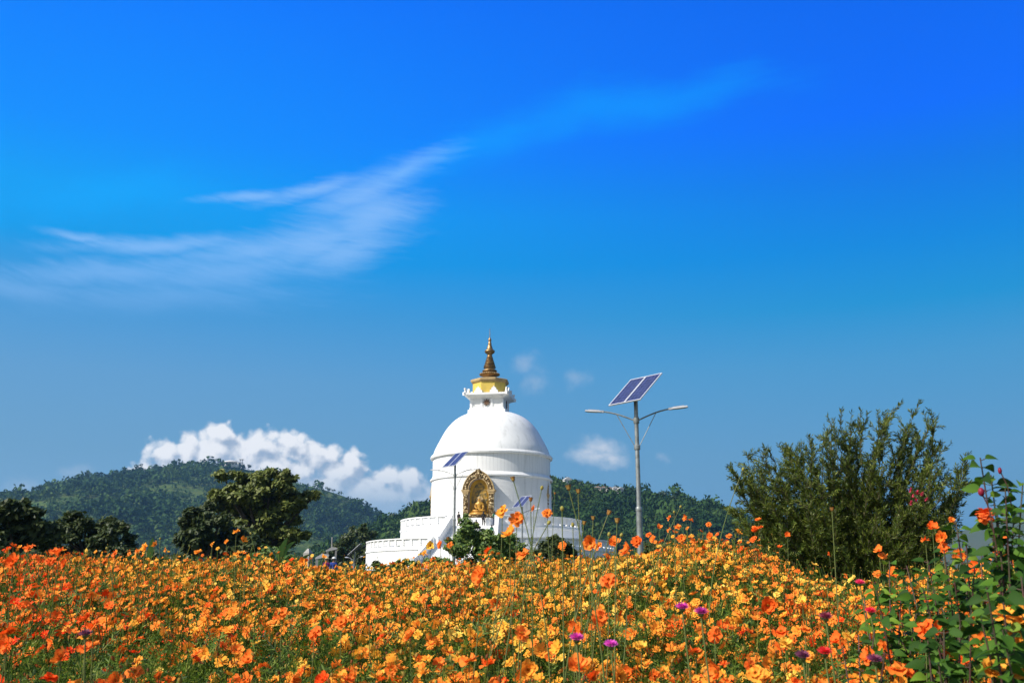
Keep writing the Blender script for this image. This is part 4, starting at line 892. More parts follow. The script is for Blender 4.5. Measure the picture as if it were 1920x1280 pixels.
# ------------------------------------------------------------------ bottlebrush shrub on the right
m_bb = mat('bottlebrush_leaves', (.05, .07, .015), .5, .35, island=[(0, (.035, .065, .008)), (.5, (.09, .135, .016)), (1, (.21, .24, .035))], transl=.3)
m_twig = mat('twig_bark', (.045, .05, .02), .9, .2, var=(.09, .075, .04), vscale=20)
def bottlebrush():
    Yb = 12.5; b0 = W(1590, 1085, Yb); bz = float(gz(b0.x, Yb)); O = Vector((b0.x, Yb, bz))
    t = empty('bottlebrush_shrub', O); tag(t, 'large feathery bottlebrush shrub with narrow leaves on the right', 'shrub')
    tips = [(1410,900),(1430,885),(1460,860),(1490,860),(1530,905),(1470,960),(1440,950),(1500,1000),(1420,1000),(1470,1035),(1520,1025),(1600,990),(1650,925),(1760,1000),(1740,1020),(1690,1030),(1780,955),(1810,890),(1390,925),(1372,872),(1385,905),(1380,945),(1400,850),(1440,836),(1400,975),(1470,836),(1500,845),(1450,870),(1520,830),(1560,782),(1575,790),(1545,812),(1600,790),(1620,785),(1605,820),(1640,830),(1676,762),(1690,790),(1714,770),(1750,772),(1756,790),(1735,810),(1700,820),(1660,800),
            (1765,828),(1750,865),(1780,880),(1812,872),(1795,905),(1800,925),(1775,940),(1760,960),(1780,975),(1740,900),(1715,860),(1680,850),(1640,870),(1600,860),(1560,850),(1530,870),(1490,880),(1450,905),(1430,930),(1420,960),(1440,985),(1480,930),(1520,920),(1560,900),(1600,910),(1640,920),(1690,910),(1720,940),(1700,960),
            (1650,960),(1610,950),(1570,950),(1530,960),(1490,970),(1460,1000),(1500,1010),(1540,1000),(1580,1000),(1630,1000),(1670,1000),(1710,995),(1745,990),(1450,1020),(1550,1035),(1600,1035),(1660,1035),(1490,1040),(1720,1030),(1415,925),(1395,890),(1425,855),(1660,775),(1585,800),(1730,830)]
    r = random.Random(5); stems = MB(); P = []; Dr = []
    def leafy(pts, n, sp=.02):
        for i in range(n):
            f = r.uniform(0, 1)*(len(pts)-1); k = min(int(f), len(pts)-2); p_ = pts[k].lerp(pts[k+1], f-k); d = (pts[k+1]-pts[k]).normalized()
            a = Vector((r.gauss(0, 1), r.gauss(0, 1), r.gauss(0, 1))); a = (a-d*a.dot(d)).normalized(); dd = (a*.75+d*.8).normalized(); P.append(tuple(p_)); Dr.append(tuple(dd))
    for (px, py) in tips:
        for rep in range(2):
            dep = r.uniform(-1.0, 1.0)*(.75 if 860 < py else .45)
            e = W(px+(r.gauss(0, 10) if rep else 0), py+(r.gauss(0, 12)+8 if rep else 0), Yb+dep)-O
            st = Vector((e.x*.10+r.gauss(0, .22), r.gauss(0, .25), 0)); hgt = e.z
            c1 = st.lerp(e, .45)+Vector((e.x*r.uniform(-.15, .16)+r.gauss(0, .12), r.gauss(0, .15), hgt*.02)); c1.z = max(c1.z, hgt*.25)
            def B(f): return st*(1-f)**2+c1*2*f*(1-f)+e*f*f
            main = [B(f) for f in np.linspace(0, 1, 10)]
            stems.tube(main, [.014*(1-f*.85) for f in np.linspace(0, 1, 10)], 5, cap=False)
            leafy(main[4:], 110)
            ns = 24
            for j in range(ns):
                f = r.uniform(.18, .98); p0 = B(f); d = (B(min(f+.05, 1.0))-B(f-.05)).normalized()
                v_ = Vector((r.gauss(0, 1), r.gauss(0, 1), r.gauss(0, 1)+.25)).normalized(); d2 = (d*.75+v_*.85+Vector((e.x*.15, 0, .1))).normalized(); L = r.uniform(.12, .34)*(1.25-f*.5)
                tw = [p0, p0+d2*L*.5+Vector((0, 0, .01)), p0+d2*L+Vector((0, 0, .05*L))]
                stems.tube(tw, [.006, .004, .002], 4, cap=False); leafy(tw, int(L*215))
    P = np.array(P); Dr = np.array(Dr); n = len(P)
    # leaf frames: x along Dr
    a = rng.normal(size=(n, 3)); Yv = np.cross(a, Dr); Yv /= np.linalg.norm(Yv, axis=1, keepdims=True); Zv = np.cross(Dr, Yv); Rm = np.stack([Dr, Yv, Zv], 2)
    TV = np.array([[0, 0, 0], [.5, -.10, .02], [1, 0, 0], [.5, .10, .02]]); v, q_ = inst(TV, LEAFQ, P, Rm, rng.uniform(.036, .070, n))
    bigmesh('foliage', v, q_, m_bb, parent=t)
    stems.build('branches', m_twig, t)
    mp = mat('pink_petals', (.75, .08, .16), .6, .2, transl=.3)
    mb = MB()
    for (px, py) in ((1707,918),(1720,922),(1712,930),(1728,925),(1718,938),(1737,936),(1708,942)):
        c = W(px, py, Yb-.9)-O
        for k in range(14):
            d = Vector((r.gauss(0, 1), r.gauss(0, 1), r.gauss(0, 1))).normalized()*.03; s_ = d.cross(Vector((0, 0, 1))).normalized()*.009; mb.add([c-s_, c+s_, c+d+s_, c+d-s_], [(0,1,2,3)])
    mb.build('pink_blossom', mp, t)
    print('bottlebrush leaves', n)
bottlebrush()

# ------------------------------------------------------------------ the flower field
def canopy(x, y):
    """height of the flower tops above the eye"""
    x = np.asarray(x, float); y = np.asarray(y, float)
    c = np.interp(y, [0, 2, 2.8, 4, 5, 6.2, 8, 11, 13, 15], [-.36, -.31, -.255, -.19, -.11, -.01, .10, .27, .37, .42])
    c = c+.07*sn(x*1.0, y, 77, 1.7, 4)*np.clip(y/4, .5, 1.4)
    th = x/np.maximum(y, .1)
    c = c+np.exp(-((th-.19)/.075)**2)*np.clip((y-4)/3, 0, 1)*.26*np.clip((14-y)/3, 0, 1)   # taller patch right of the lamp
    c = c-np.exp(-((th-.34)/.075)**2)*np.clip((y-4)/5, 0, 1)*.14                                 # dip below the bottlebrush
    c = c+np.clip((th-.42)/.08, 0, 1)*np.clip((y-1.5)/1.5, 0, 1)*.17*np.clip((6-y)/2, 0, 1)
    c = c-np.exp(-((th+.15)/.06)**4)*np.clip((y-4)/3, 0, 1)*.09
    c = c+np.exp(-((th+.46)/.07)**2)*np.clip((y-2)/3, 0, 1)*.08
    return c
OR = [(0, (.92, .06, .006)), (.16, (.99, .13, .012)), (.38, (.99, .22, .028)), (.55, (.99, .30, .035)), (.72, (.99, .40, .04)), (.88, (.98, .50, .05)), (1, (.97, .66, .12))]
m_pet = mat('cosmos_petals', (.9, .2, .02), .65, .15, attr=OR, transl=.22)
m_ctr = mat('cosmos_centre', (.55, .25, .02), .8, .2, transl=.1)
m_fol = mat('cosmos_foliage', (.06, .1, .02), .6, .3, island=[(0, (.015, .04, .004)), (.45, (.055, .12, .01)), (.8, (.16, .25, .02)), (1, (.34, .34, .06))], transl=.35)
m_bud = mat('seed_heads', (.22, .15, .03), .8, .2, island=[(0, (.12, .035, .015)), (.5, (.3, .09, .02)), (1, (.32, .26, .05))])
# compact flower for the mass
def flower_template(cup=.25, inner=True, n=8, seed=0):
    r = np.random.default_rng(seed); Vv = []; Q = []; mi = []
    def pet(a, L, w_, z0, z1, hw_):
        ca, sa = math.cos(a), math.sin(a); k = len(Vv)
        f = lambda rr, ss, z: Vv.append((rr*ca-ss*sa, rr*sa+ss*ca, z))
        f(.1*L, 0, 0); f(.55*L, -w_*.8, z0+.03); f(.93*L, -w_*.75, z1); f(L, 0, z1-.03); f(.93*L, w_*.75, z1); f(.55*L, w_*.8, z0+.03); f(.6*L, 0, z0-.04)
        Q.extend([(k, k+1, k+6, k+6), (k+1, k+2, k+3, k+6), (k+6, k+3, k+4, k+5), (k, k+6, k+5, k+5)]); mi.extend([0]*4)
    for i in range(n): pet(2*math.pi*i/n+r.normal()*.08, r.uniform(.88, 1.05), .40, cup*.45+r.normal()*.04, cup+r.normal()*.1, 0)
    if inner:
        for i in range(5): pet(2*math.pi*(i+.5)/5+r.normal()*.15, r.uniform(.5, .68), .24, .22, .42+r.normal()*.08, 0)
    k = len(Vv); 
    for i in range(6): Vv.append((.17*math.cos(i*math.pi/3), .17*math.sin(i*math.pi/3), .16))
    Vv.append((0, 0, .27))
    for i in range(0, 6, 2): Q.append((k+6, k+i, k+(i+1) % 6, k+(i+2) % 6)); mi.append(1)
    Vv = np.array(Vv); Q2 = []
    for q in Q: Q2.append(q)
    return Vv, Q2, mi
def fix_tris(Q):   # keep everything quads: degenerate quads (a,b,c,c) become real quads by pairing
    return np.array(Q)
def simple_flower(seed, cup):
    """8 broad kite petals, 5 raised inner ones, centre: quads only"""
    r = np.random.default_rng(seed); Vv = []; Q = []; mi = []
    def pet(a, L, w_, zt, nq=2):
        ca, sa = math.cos(a), math.sin(a); k = len(Vv)
        f = lambda rr, ss, z: Vv.append((rr*ca-ss*sa, rr*sa+ss*ca, z))
        f(.06, -.03, 0); f(.06, .03, 0); f(.62*L, w_, zt*.5); f(.62*L, -w_, zt*.5); f(1.0*L, w_*.62, zt+r.normal()*.05); f(1.0*L, -w_*.62, zt+r.normal()*.05)
        Q.append((k, k+3, k+2, k+1)); Q.append((k+3, k+5, k+4, k+2)); mi.extend([0, 0])
    for i in range(8): pet(2*math.pi*i/8+r.normal()*.1, r.uniform(.86, 1.06), .30, cup+r.normal()*.12)
    for i in range(5): pet(2*math.pi*(i+.5)/5+r.normal()*.2, r.uniform(.5, .7), .19, .42+r.normal()*.08)
    k = len(Vv)
    for i in range(6): Vv.append((.16*math.cos(i*math.pi/3), .16*math.sin(i*math.pi/3), .17))
    Vv.append((0, 0, .26))
    for i in range(0, 6, 2): Q.append((k+6, k+i, k+(i+1) % 6, k+(i+2) % 6)); mi.append(1)
    return np.array(Vv), np.array(Q), np.array(mi)
# --- scatter flower positions
def scatter(n, y0, y1, p=1.0):
    y = (rng.uniform(0, 1, n)*(y1**p-y0**p)+y0**p)**(1/p); th = rng.uniform(-.60, .60, n); return th*y, y
fx, fyv = scatter(46000, 1.5, 13.5, 1.75)
th = fx/fyv
den = .62+.45*sn(fx, fyv, 91, 2.6, 3)*np.clip(6/fyv, .3, 1)
den = np.where((th < -.22) & (fyv < 4.2), den*.4, den); den = np.where(fyv < 2.6, den*.22, den)                  # green corner bottom left
den = np.where((th > .36) & (fyv < 6), den*.8, den)                   # leafy plants on the right
den = np.where((th > .27) & (th < .44) & (fyv > 6.5), den*.45, den)
den = np.where(fyv > 11, den*1.0, den)
den = np.where((th > .25) & (fyv > 11.0), 0, den)
kk = rng.uniform(0, 1, len(fx)) < den*.82; fx, fyv = fx[kk], fyv[kk]; th = fx/fyv
fz = canopy(fx, fyv)-np.abs(rng.normal(size=len(fx)))*.075*np.clip(fyv/4, 1, 1.3)+np.where(rng.random(len(fx)) < .09, rng.uniform(0, .16, len(fx)), 0)
fz = np.where(fyv < 2.0, fz-.05, fz)
colr = .57+.22*sn(fx, fyv, 55, 1.1, 2)+rng.normal(size=len(fx))*.17-.22*np.clip((-th-.28)/.2, 0, 1)*np.clip(9/fyv, 0, 1)+.2*np.clip((fyv-4.5)/4, 0, 1)-np.where(rng.random(len(fx)) < .06, .35, 0)
colr = np.clip(colr, 0, 1); frad = .0155+.0135*rng.beta(1.6, 1.8, len(fx))
FP = np.stack([fx, fyv, fz+EYE], 1)
# explicit flowers seen standing clear (px, py, distance, colour 0 deep .. 1 yellow, radius factor)
EX = [(942,956,2.9,.62,1),(969,972,2.9,.42,1.15),(956,999,2.7,.62,1.1),(1026,960,3.2,.5,.9),(1001,952,4.2,.4,.8),(982,1036,2.9,.5,1.1),(915,1032,3.6,.3,1),(807,1022,4.4,.85,1),(795,1035,5,.8,.8),(826,1020,4.6,.5,1),(844,1020,5,.45,.9),(1055,1022,4,.5,.9),(1107,1016,2.9,.55,1.15),(1121,1022,4,.5,1),(1152,1016,3.4,.5,1.1),(1139,1042,4.5,.4,1),
      (1255,970,6.5,.4,1),(1286,970,5.5,.4,1),(1295,974,6.5,.4,1),(1236,987,6.5,.4,1),(1255,992,6.5,.38,1),(1271,987,5,.45,1),(1266,998,6,.4,1),(1216,1001,6,.35,1),(1225,1010,5.5,.4,1.1),(1238,1015,5.5,.42,1.1),(1278,1009,4.8,.4,1.1),(1301,1012,5,.4,1),(1329,982,6.5,.4,1),(1331,1004,5.6,.38,1),(1385,995,6.5,.75,1),(1367,1004,6,.5,1),(1300,1025,7,.6,1),(1341,1025,6.5,.7,1),(1387,1016,8,.4,1),(1385,1031,6.5,.35,1),(1194,1014,4.2,.25,1.2),(1176,1031,3,.4,1.15),(1234,1031,5.5,.4,1),(1415,993,6,.35,1),(1412,1010,6,.35,1),
      (25,1022,5,.3,1),(15,1031,6,.3,1),(55,1025,4.2,.3,1.2),(25,1051,3.4,.22,1.3),(102,1031,4,.35,1),(112,1035,3.6,.35,1.1),(74,1047,4.2,.35,1),(95,1050,3.8,.3,1.1),(122,1055,4,.2,1.1),(215,1037,4.4,.3,1),(271,1026,4.2,.65,1.1),(291,1021,5,.7,1),(259,1032,5,.5,1),(372,1035,5,.75,1),(310,1030,7,.6,1),(443,996,5,.75,1),(456,1012,5,.8,1),(398,1019,6.5,.75,.9),(425,1015,7,.75,.9),(445,1036,5,.65,1),(465,1045,4.6,.65,1.1),(567,1052,4.6,.6,1),(539,1064,4.2,.55,1),
      (1422,974,6,.5,1),(1415,991,6,.35,1),(1425,988,6,.35,1),(1476,1002,6.5,.35,1),(1414,1007,6.5,.35,1),(1461,1025,6.5,.35,1),(1419,1030,6,.4,1),(1555,1037,8,.35,1),(1748,988,3.9,.25,1.2),(1735,1011,4,.35,1),(1766,1006,3.8,.4,1.2),(1770,1025,3.8,.35,1.1),(1784,974,5,.5,1),(1648,1030,4,.4,1),(1655,1040,4,.4,1),(1875,1009,3.4,.2,1.1),(1871,1029,3.4,.2,1.1),(1645,1075,4.6,.4,1),(1675,1075,3.6,.45,1.2),(1748,1075,4,.5,1),(1551,1093,4.2,.9,1),(1571,1104,4,.9,1),(1894,1101,3,.3,1),(1504,1126,3.4,.95,1),
      (1733,1175,2.3,.3,1.25),(1663,1187,2.8,.35,1.1),(1683,1252,2.1,.42,1.2),(1776,1228,2.4,.5,1.2),(1887,1213,2.3,.3,1.1),(1891,1177,2.6,.35,1),(1877,1269,2.1,.72,1.1),(1464,1182,2.9,.3,1.2),(1472,1204,2.8,.85,1.1),(1568,1198,2.8,.3,1.1),(1590,1190,3,.85,1.1),(1440,1133,3.2,.35,1.3),(1638,1263,2.2,.7,1.1),(1874,1242,2.3,.72,1.1),(1905,1135,2.1,.75,1.2),
      (1141,1085,2.6,.25,1.2),(1084,1246,2.0,.45,1.2),(1125,1155,2.5,.2,1.1),(978,1186,2.4,.4,1.1),(1343,1257,2.1,.38,1.1),(1340,1189,2.6,.35,1.1),(900,1078,2.7,.5,1.25),(529,1147,3,.42,1.1),(693,1142,3,.45,1.1),(161,1159,2.7,.15,1.1),(176,1169,2.5,.25,1.2),(12,1206,2.3,.2,1),(1700,1255,2.2,.35,1),(640,1165,2.9,.4,1.1),(930,1130,3,.4,1),(590,1185,2.6,.2,1),(770,1190,2.6,.4,1.1),(880,1235,2.2,.55,1.1),(1880,1150,1.9,.75,1.2),(1915,1160,1.9,.78,1.2),(1900,1190,1.9,.72,1.1),(1860,1255,1.8,.75,1.1),(1905,1250,1.8,.75,1.15),(1800,1040,3.2,.4,1.1),(1828,1062,3,.35,1.1),(1700,1090,3,.4,1.1),(1790,1110,2.8,.35,1.1),(1815,1150,2.6,.4,1),(1840,1200,2.3,.45,1.1),(1760,1180,2.4,.35,1),(1690,1150,2.8,.4,1),(1900,1040,3,.3,1.1)]
ex = np.array([list(W(a, b, c*1.22)) for a, b, c, d, e in EX]); exc = np.array([e[3] for e in EX]); exr = .0245*np.array([e[4] for e in EX])
# visible and near: individuals
qx, qy = proj(FP[:, 0], FP[:, 1], FP[:, 2]); vis_ = (qx > -15) & (qx < 1935) & (qy < 1290) & (qy > 0)
order = np.argsort(np.where(vis_, FP[:, 1], 1e9)-frad*8); NI = 296-len(EX)-10
near = order[:NI]; mask = np.ones(len(FP), bool); mask[near] = False
IP = np.concatenate([ex, FP[near]]); IC = np.concatenate([exc, colr[near]]); IR = np.concatenate([exr, frad[near]*1.05])
sdv = np.array(sd)
def head_normals(n): return sdv*.55+np.array([.05, -.15, .45])+rng.normal(size=(n, 3))*.55
# mass
def mass_flowers(P, C, Rr):
    VV, QQ, MI, RN = [], [], [], []; off = 0; Nn = head_normals(len(P)); Fm = frames(Nn)
    for v_ in range(5):
        s = np.arange(len(P)) % 5 == v_; TV, TQ, tm = simple_flower(v_, [.1, .3, .5, -.1, .25][v_])
        v, q = inst(TV, TQ, P[s], Fm[s], Rr[s]); VV.append(v); QQ.append(q+off); off += len(v); MI.append(np.tile(tm, s.sum())); RN.append(np.clip(np.repeat(C[s], len(TQ))+rng.normal(size=len(q))*.035, 0, 1))
    return bigmesh('cosmos_flowers', np.concatenate(VV), np.concatenate(QQ), [m_pet, m_ctr], np.concatenate(RN), np.concatenate(MI))
o = mass_flowers(FP[mask], colr[mask], frad[mask]); tag(o, 'dense mass of small orange and yellow cosmos blooms filling the field', 'flowers', kind='stuff')
print('mass flowers', mask.sum())
# foliage: feathery leaves and stems
def feather(npair, L, wd_, seed):
    r = np.random.default_rng(seed); Vv = []; Q = []
    def strip(p, d, L_, w_):
        d = np.array(d, float); d /= np.linalg.norm(d); s = np.cross(d, [0, 0, 1]); s = s/(np.linalg.norm(s)+1e-9)*w_; k = len(Vv); p = np.array(p, float)
        Vv.extend([p-s*.6, p+s*.6, p+d*L_*.6+s, p+d*L_*.6-s]); Q.append((k, k+1, k+2, k+3)); k2 = len(Vv); Vv.extend([p+d*L_*.6-s, p+d*L_*.6+s, p+d*L_+s*.1, p+d*L_-s*.1]); Q.append((k2, k2+1, k2+2, k2+3))
    strip((0, 0, 0), (1, 0, .15), L, wd_*.7)
    for i in range(npair):
        f = (i+.8)/(npair+.4); l = L*.42*(1-f*.55)
        for s in (-1, 1): strip((f*L, 0, f*L*.15), (.75, s*.8, .25+r.normal()*.2), l, wd_*r.uniform(.8, 1.2))
    return np.array(Vv), np.array(Q)
VV, QQ = [], []; off = 0
for (n, y0, y1, npair, L, wd_, zr) in ((22000, 1.2, 4.5, 4, .085, .0019, .34), (17000, 4, 9, 3, .10, .0030, .28), (9000, 8, 14, 2, .12, .0045, .24)):
    lx, ly = scatter(n, y0, y1, 1.5); lz = canopy(lx, ly)-.055-rng.uniform(0, 1, n)**1.1*zr*np.clip(ly/3, 1, 1.5); gk = lz+EYE > gz(lx, ly)
    gk &= ~((lx/ly > .25) & (ly > 11.2))
    lx, ly, lz = lx[gk], ly[gk], lz[gk]; P = np.stack([lx, ly, lz+EYE], 1)
    Dr = rng.normal(size=(len(P), 3))*np.array([.7, .7, .4])+np.array([0, 0, .8]); Dr /= np.linalg.norm(Dr, axis=1, keepdims=True)
    a = rng.normal(size=Dr.shape); Yv = np.cross(a, Dr); Yv /= np.linalg.norm(Yv, axis=1, keepdims=True); Rm = np.stack([Dr, Yv, np.cross(Dr, Yv)], 2)
    for v_ in range(3):
        s = np.arange(len(P)) % 3 == v_; TV, TQ = feather(npair, L, wd_, v_); v, q = inst(TV, TQ, P[s], Rm[s], rng.uniform(.7, 1.35, s.sum())); VV.append(v); QQ.append(q+off); off += len(v)
# stems: thin three sided prisms from the ground zone to the heads
def stems_mesh(P, n_extra, r0):
    A = P.copy(); L = rng.uniform(.25, .6, len(A)); sl_ = rng.normal(size=(len(A), 2))*.16
    B_ = A+np.stack([sl_[:, 0]*L*1.6, sl_[:, 1]*L*1.6, -L], 1); Mx = (A+B_)/2+rng.normal(size=A.shape)*.015
    rad = np.clip(r0*A[:, 1]/3, r0*.8, r0*3)
    ring = []
    for Pt in (A, Mx, B_):
        for k in range(3):
            an = 2*math.pi*k/3; ring.append(Pt+np.stack([np.cos(an)*rad, np.sin(an)*rad, 0*rad], 1))
    Vv = np.stack(ring, 1).reshape(-1, 3); tq = np.array([(s*3+k, s*3+(k+1) % 3, s*3+3+(k+1) % 3, s*3+3+k) for s in (0, 1) for k in range(3)])
    return Vv, (tq[None]+(np.arange(len(A))*9)[:, None, None]).reshape(-1, 4)
v, q = stems_mesh(FP[mask]-np.array([0, 0, .004]), 0, .0011); VV.append(v); QQ.append(q+off); off += len(v)
bx_, by_ = scatter(5000, 1.3, 12, 1.5); bz_ = canopy(bx_, by_)+rng.normal(size=5000)*.04+np.where(rng.random(5000) < .25, rng.uniform(0, .13, 5000), 0); BP = np.stack([bx_, by_, bz_+EYE], 1)
v, q = stems_mesh(BP, 0, .0010); VV.append(v); QQ.append(q+off); off += len(v)
o = bigmesh('cosmos_foliage', np.concatenate(VV), np.concatenate(QQ), m_fol); tag(o, 'feathery green cosmos leaves and thin stems between the blooms', 'foliage', kind='stuff')
print('foliage quads', sum(len(q) for q in QQ))
# buds and seed heads of the mass
bt = []; bq = []
for i in range(5): a = 2*math.pi*i/5; bt += [(.5*math.cos(a), .5*math.sin(a), -1), (1*math.cos(a+.3), 1*math.sin(a+.3), .2), (.6*math.cos(a), .6*math.sin(a), 1.1)]
for i in range(5):
    j = (i+1) % 5; bq += [(i*3, j*3, j*3+1, i*3+1), (i*3+1, j*3+1, j*3+2, i*3+2)]
bt = np.array(bt)*np.array([.8, .8, 1.0]); bq = np.array(bq)
v, q = inst(bt, bq, BP, frames(np.array([0, 0, 1.])+rng.normal(size=(5000, 3))*.4), rng.uniform(.0035, .0065, 5000)); o = bigmesh('flower_buds', v, q, m_bud); tag(o, 'tiny round buds and brown seed heads scattered through the field', 'buds', kind='stuff')

# ---- individual cosmos: petals, centre, stem with leaves
def detailed_head(seed, cup, inner=6):
    r = random.Random(seed); mb = MB()
    def pet(a, L, w_, z0, zt):
        nr, nc = 5, 5; vs = []; tw_ = r.gauss(0, .12); zt = zt+r.gauss(0, .12)
        for i in range(nr):
            f = i/(nr-1); rr = .08+(L-.08)*f; half = w_*(math.sin(math.pi*min(f*.62+.10, .5))**1.1)
            for j in range(nc):
                g = j/(nc-1)*2-1; tooth = 0
                if i == nr-1: tooth = (-.09 if j in (0, 4) else (.05 if j in (2,) else -.02))+r.gauss(0, .02)
                x = rr+tooth; s_ = g*half*(.92 if i == nr-1 else 1); z = z0+zt*f*f+tw_*g*f+.045*(1-abs(g))*(-1)+.03*math.cos(g*6)*f
                vs.append((x*math.cos(a)-s_*math.sin(a), x*math.sin(a)+s_*math.cos(a), z))
        mb.add(vs, [(i*nc+j, (i+1)*nc+j, (i+1)*nc+j+1, i*nc+j+1) for i in range(nr-1) for j in range(nc-1)])
    for i in range(8): pet(2*math.pi*i/8+r.gauss(0, .1), r.uniform(.82, 1.08), .33, .0+.02*(i % 2), cup+r.gauss(0, .07))
    for i in range(inner): pet(2*math.pi*(i+.5)/max(inner, 1)+r.gauss(0, .12), r.uniform(.55, .74), .27, .07, .34+r.gauss(0, .08))
    v, f = np.array(mb.v), mb.f
    c = MB()
    for k in range(22):
        a = k*2.4; rr = .17*math.sqrt(k/22); x, y = rr*math.cos(a), rr*math.sin(a); h = .2+.1*(1-rr/.17)+r.uniform(-.02, .03); s_ = .028
        c.add([(x-s_, y-s_, .05), (x+s_, y-s_, .05), (x+s_, y+s_, .05), (x-s_, y+s_, .05), (x, y, h)], [(0,1,4), (1,2,4), (2,3,4), (3,0,4)])
    c.lathe([(.06, -.16), (.13, -.06), (.14, .02), (.02, .05)], 8)
    return mb, c
HEADS = [detailed_head(i, [.15, .35, .6, .0, -.15][i], [6, 6, 5, 7, 4][i]) for i in range(5)]
COLS = [('deep orange', .10), ('orange', .27), ('light orange', .45), ('golden', .68), ('yellow', .92)]
PM = []; 
def petal_c(c):
    def fn(b, vec, cur, p):
        s = b.n('ShaderNodeSeparateXYZ'); b.l(vec, s.inputs[0]); a = b.m('ARCTAN2', s.outputs[1], s.outputs[0]); r_ = b.v('LENGTH', vec)
        q = b.n('ShaderNodeCombineXYZ'); b.l(b.m('MULTIPLY', a, 16), q.inputs[0]); b.l(b.m('MULTIPLY', r_, 1.5), q.inputs[1])
        vein = b.mr(b.noise(q.outputs[0], 1.3, 3, .6), .4, .65)
        oi = b.n('ShaderNodeObjectInfo')
        c2 = b.mix(b.m('MULTIPLY', vein, .45), cur, (c[0]*.82, c[1]*.62, c[2]*.6, 1))
        c2 = b.mix(b.m('MULTIPLY', oi.outputs['Random'], .5), c2, (min(1, c[0]*1.02), min(1, c[1]*1.35+.02), c[2]*1.5+.01, 1))
        return b.mix(b.mr(r_, .42, .12), c2, (c[0]*.8, c[1]*.45, c[2]*.4, 1))
    return fn
for nm, f in COLS:
    def ramp_at(f):
        for (a, ca), (b, cb) in zip(OR, OR[1:]):
            if f <= b: u = (f-a)/(b-a); return tuple(x*(1-u)+y*u for x, y in zip(ca, cb))
        return OR[-1][1]
    c = ramp_at(f); PM.append(mat('petals_'+nm.replace(' ', '_'), c, .65, .15, custom=petal_c(c), transl=.24))
HM = {}
for ci in range(5):
    for hi in range(5):
        mb, c = HEADS[hi]; me = bpy.data.meshes.new('petals'); me.from_pydata(mb.v, [], mb.f); me.materials.append(PM[ci]); me.polygons.foreach_set('use_smooth', np.ones(len(me.polygons), bool)); HM[ci, hi] = me
CM = []
for hi in range(5):
    me = bpy.data.meshes.new('flower_centre'); me.from_pydata(HEADS[hi][1].v, [], HEADS[hi][1].f); me.materials.append(m_ctr); CM.append(me)
SM = []; LM = []; LEN = .62
m_stem = mat('green_stem', (.10, .15, .03), .6, .3, var=(.16, .17, .05), vscale=10)
for k in range(6):
    r = random.Random(k); bx0, by0 = r.uniform(-.13, .13), r.uniform(-.1, .1)
    pts = [Vector((bx0*(1-f)**2, by0*(1-f)**2, LEN*f)) for f in np.linspace(0, 1, 9)]; off0 = pts[0].copy(); pts = [p-off0 for p in pts]
    mb = MB(); mb.tube(pts, [.0024*(1-.45*i/8) for i in range(9)], 6, cap=False)
    me = bpy.data.meshes.new('stem'); me.from_pydata(mb.v, [], mb.f); me.materials.append(m_stem); SM.append((me, pts[-1].copy()))
    TV, TQ = feather(5, .10, .0016, k); n = 5; P = np.array([pts[int(r.uniform(2, 6.9))] for _ in range(n)]); Dr = np.array([(r.gauss(0, 1), r.gauss(0, 1), .5) for _ in range(n)]); Dr /= np.linalg.norm(Dr, axis=1, keepdims=True)
    a = rng.normal(size=Dr.shape); Yv = np.cross(a, Dr); Yv /= np.linalg.norm(Yv, axis=1, keepdims=True); v, q = inst(TV, TQ, P, np.stack([Dr, Yv, np.cross(Dr, Yv)], 2), np.ones(n))
    me = bpy.data.meshes.new('leaves'); me.from_pydata(v.tolist(), [], q.tolist()); me.materials.append(m_fol); LM.append(me)
def flower_label(p, c, rad, nrm, ci):
    qx, qy = proj(*p); n = Vector(nrm).normalized()
    dr = 'facing the viewer' if n.y < -.6 else 'facing up' if n.z > .85 else 'facing left' if n.x < -.55 else 'facing right' if n.x > .15 else 'tilted left' if n.x < -.2 else 'half side on'
    cx = ['at the left edge', 'below the leftmost trees', 'below the far hill', 'below the spreading tree', 'below the stone pillar', 'below the left terrace', 'below the stupa steps', 'below the right terrace', 'below the tall lamp', 'between lamp and shrub', 'left of the shrub', 'below the shrub', 'among leafy plants', 'at the right edge'][max(0, min(13, int(qx/1920*14)))]
    cy = 'above the field' if qy < 1035 else 'far' if qy < 1065 else 'high' if qy < 1110 else 'midway' if qy < 1170 else 'low' if qy < 1230 else 'at the bottom'
    return '%s%s cosmos %s, %s %s' % ('small ' if rad < .0225 else 'wide ' if rad > .0275 else '', COLS[ci][0], dr, cy, cx)
def place_flower(p, c, rad, nrm, seed, label=None, kids=True):
    ci = int(np.argmin([abs(c-f) for _, f in COLS])); k = seed % 6; me, top = SM[k]
    g = empty('cosmos_flower', (p[0]-top.x, p[1]-top.y, p[2]-top.z-.002)); tag(g, label or flower_label(p, c, rad, nrm, ci), 'flower', 'near cosmos flowers')
    def ch(nm, m): o = bpy.data.objects.new(nm, m); COL.objects.link(o); o.parent = g; return o
    ch('stem', me); ch('leaves', LM[k])
    h = ch('petals', HM[ci, seed % 5]); h.location = top; h.scale = (rad,)*3; h.rotation_euler = Vector(nrm).to_track_quat('Z', 'Y').to_euler(); h.rotation_mode = 'XYZ'
    e = ch('flower_centre', CM[seed % 5]); e.location = top; e.scale = (rad,)*3; e.rotation_euler = h.rotation_euler
NR = head_normals(len(IP)); 
NR[:len(EX)] += np.array([-.1, -.45, 0])
for i in range(len(IP)): place_flower(IP[i], IC[i], IR[i], NR[i], i*7+3)

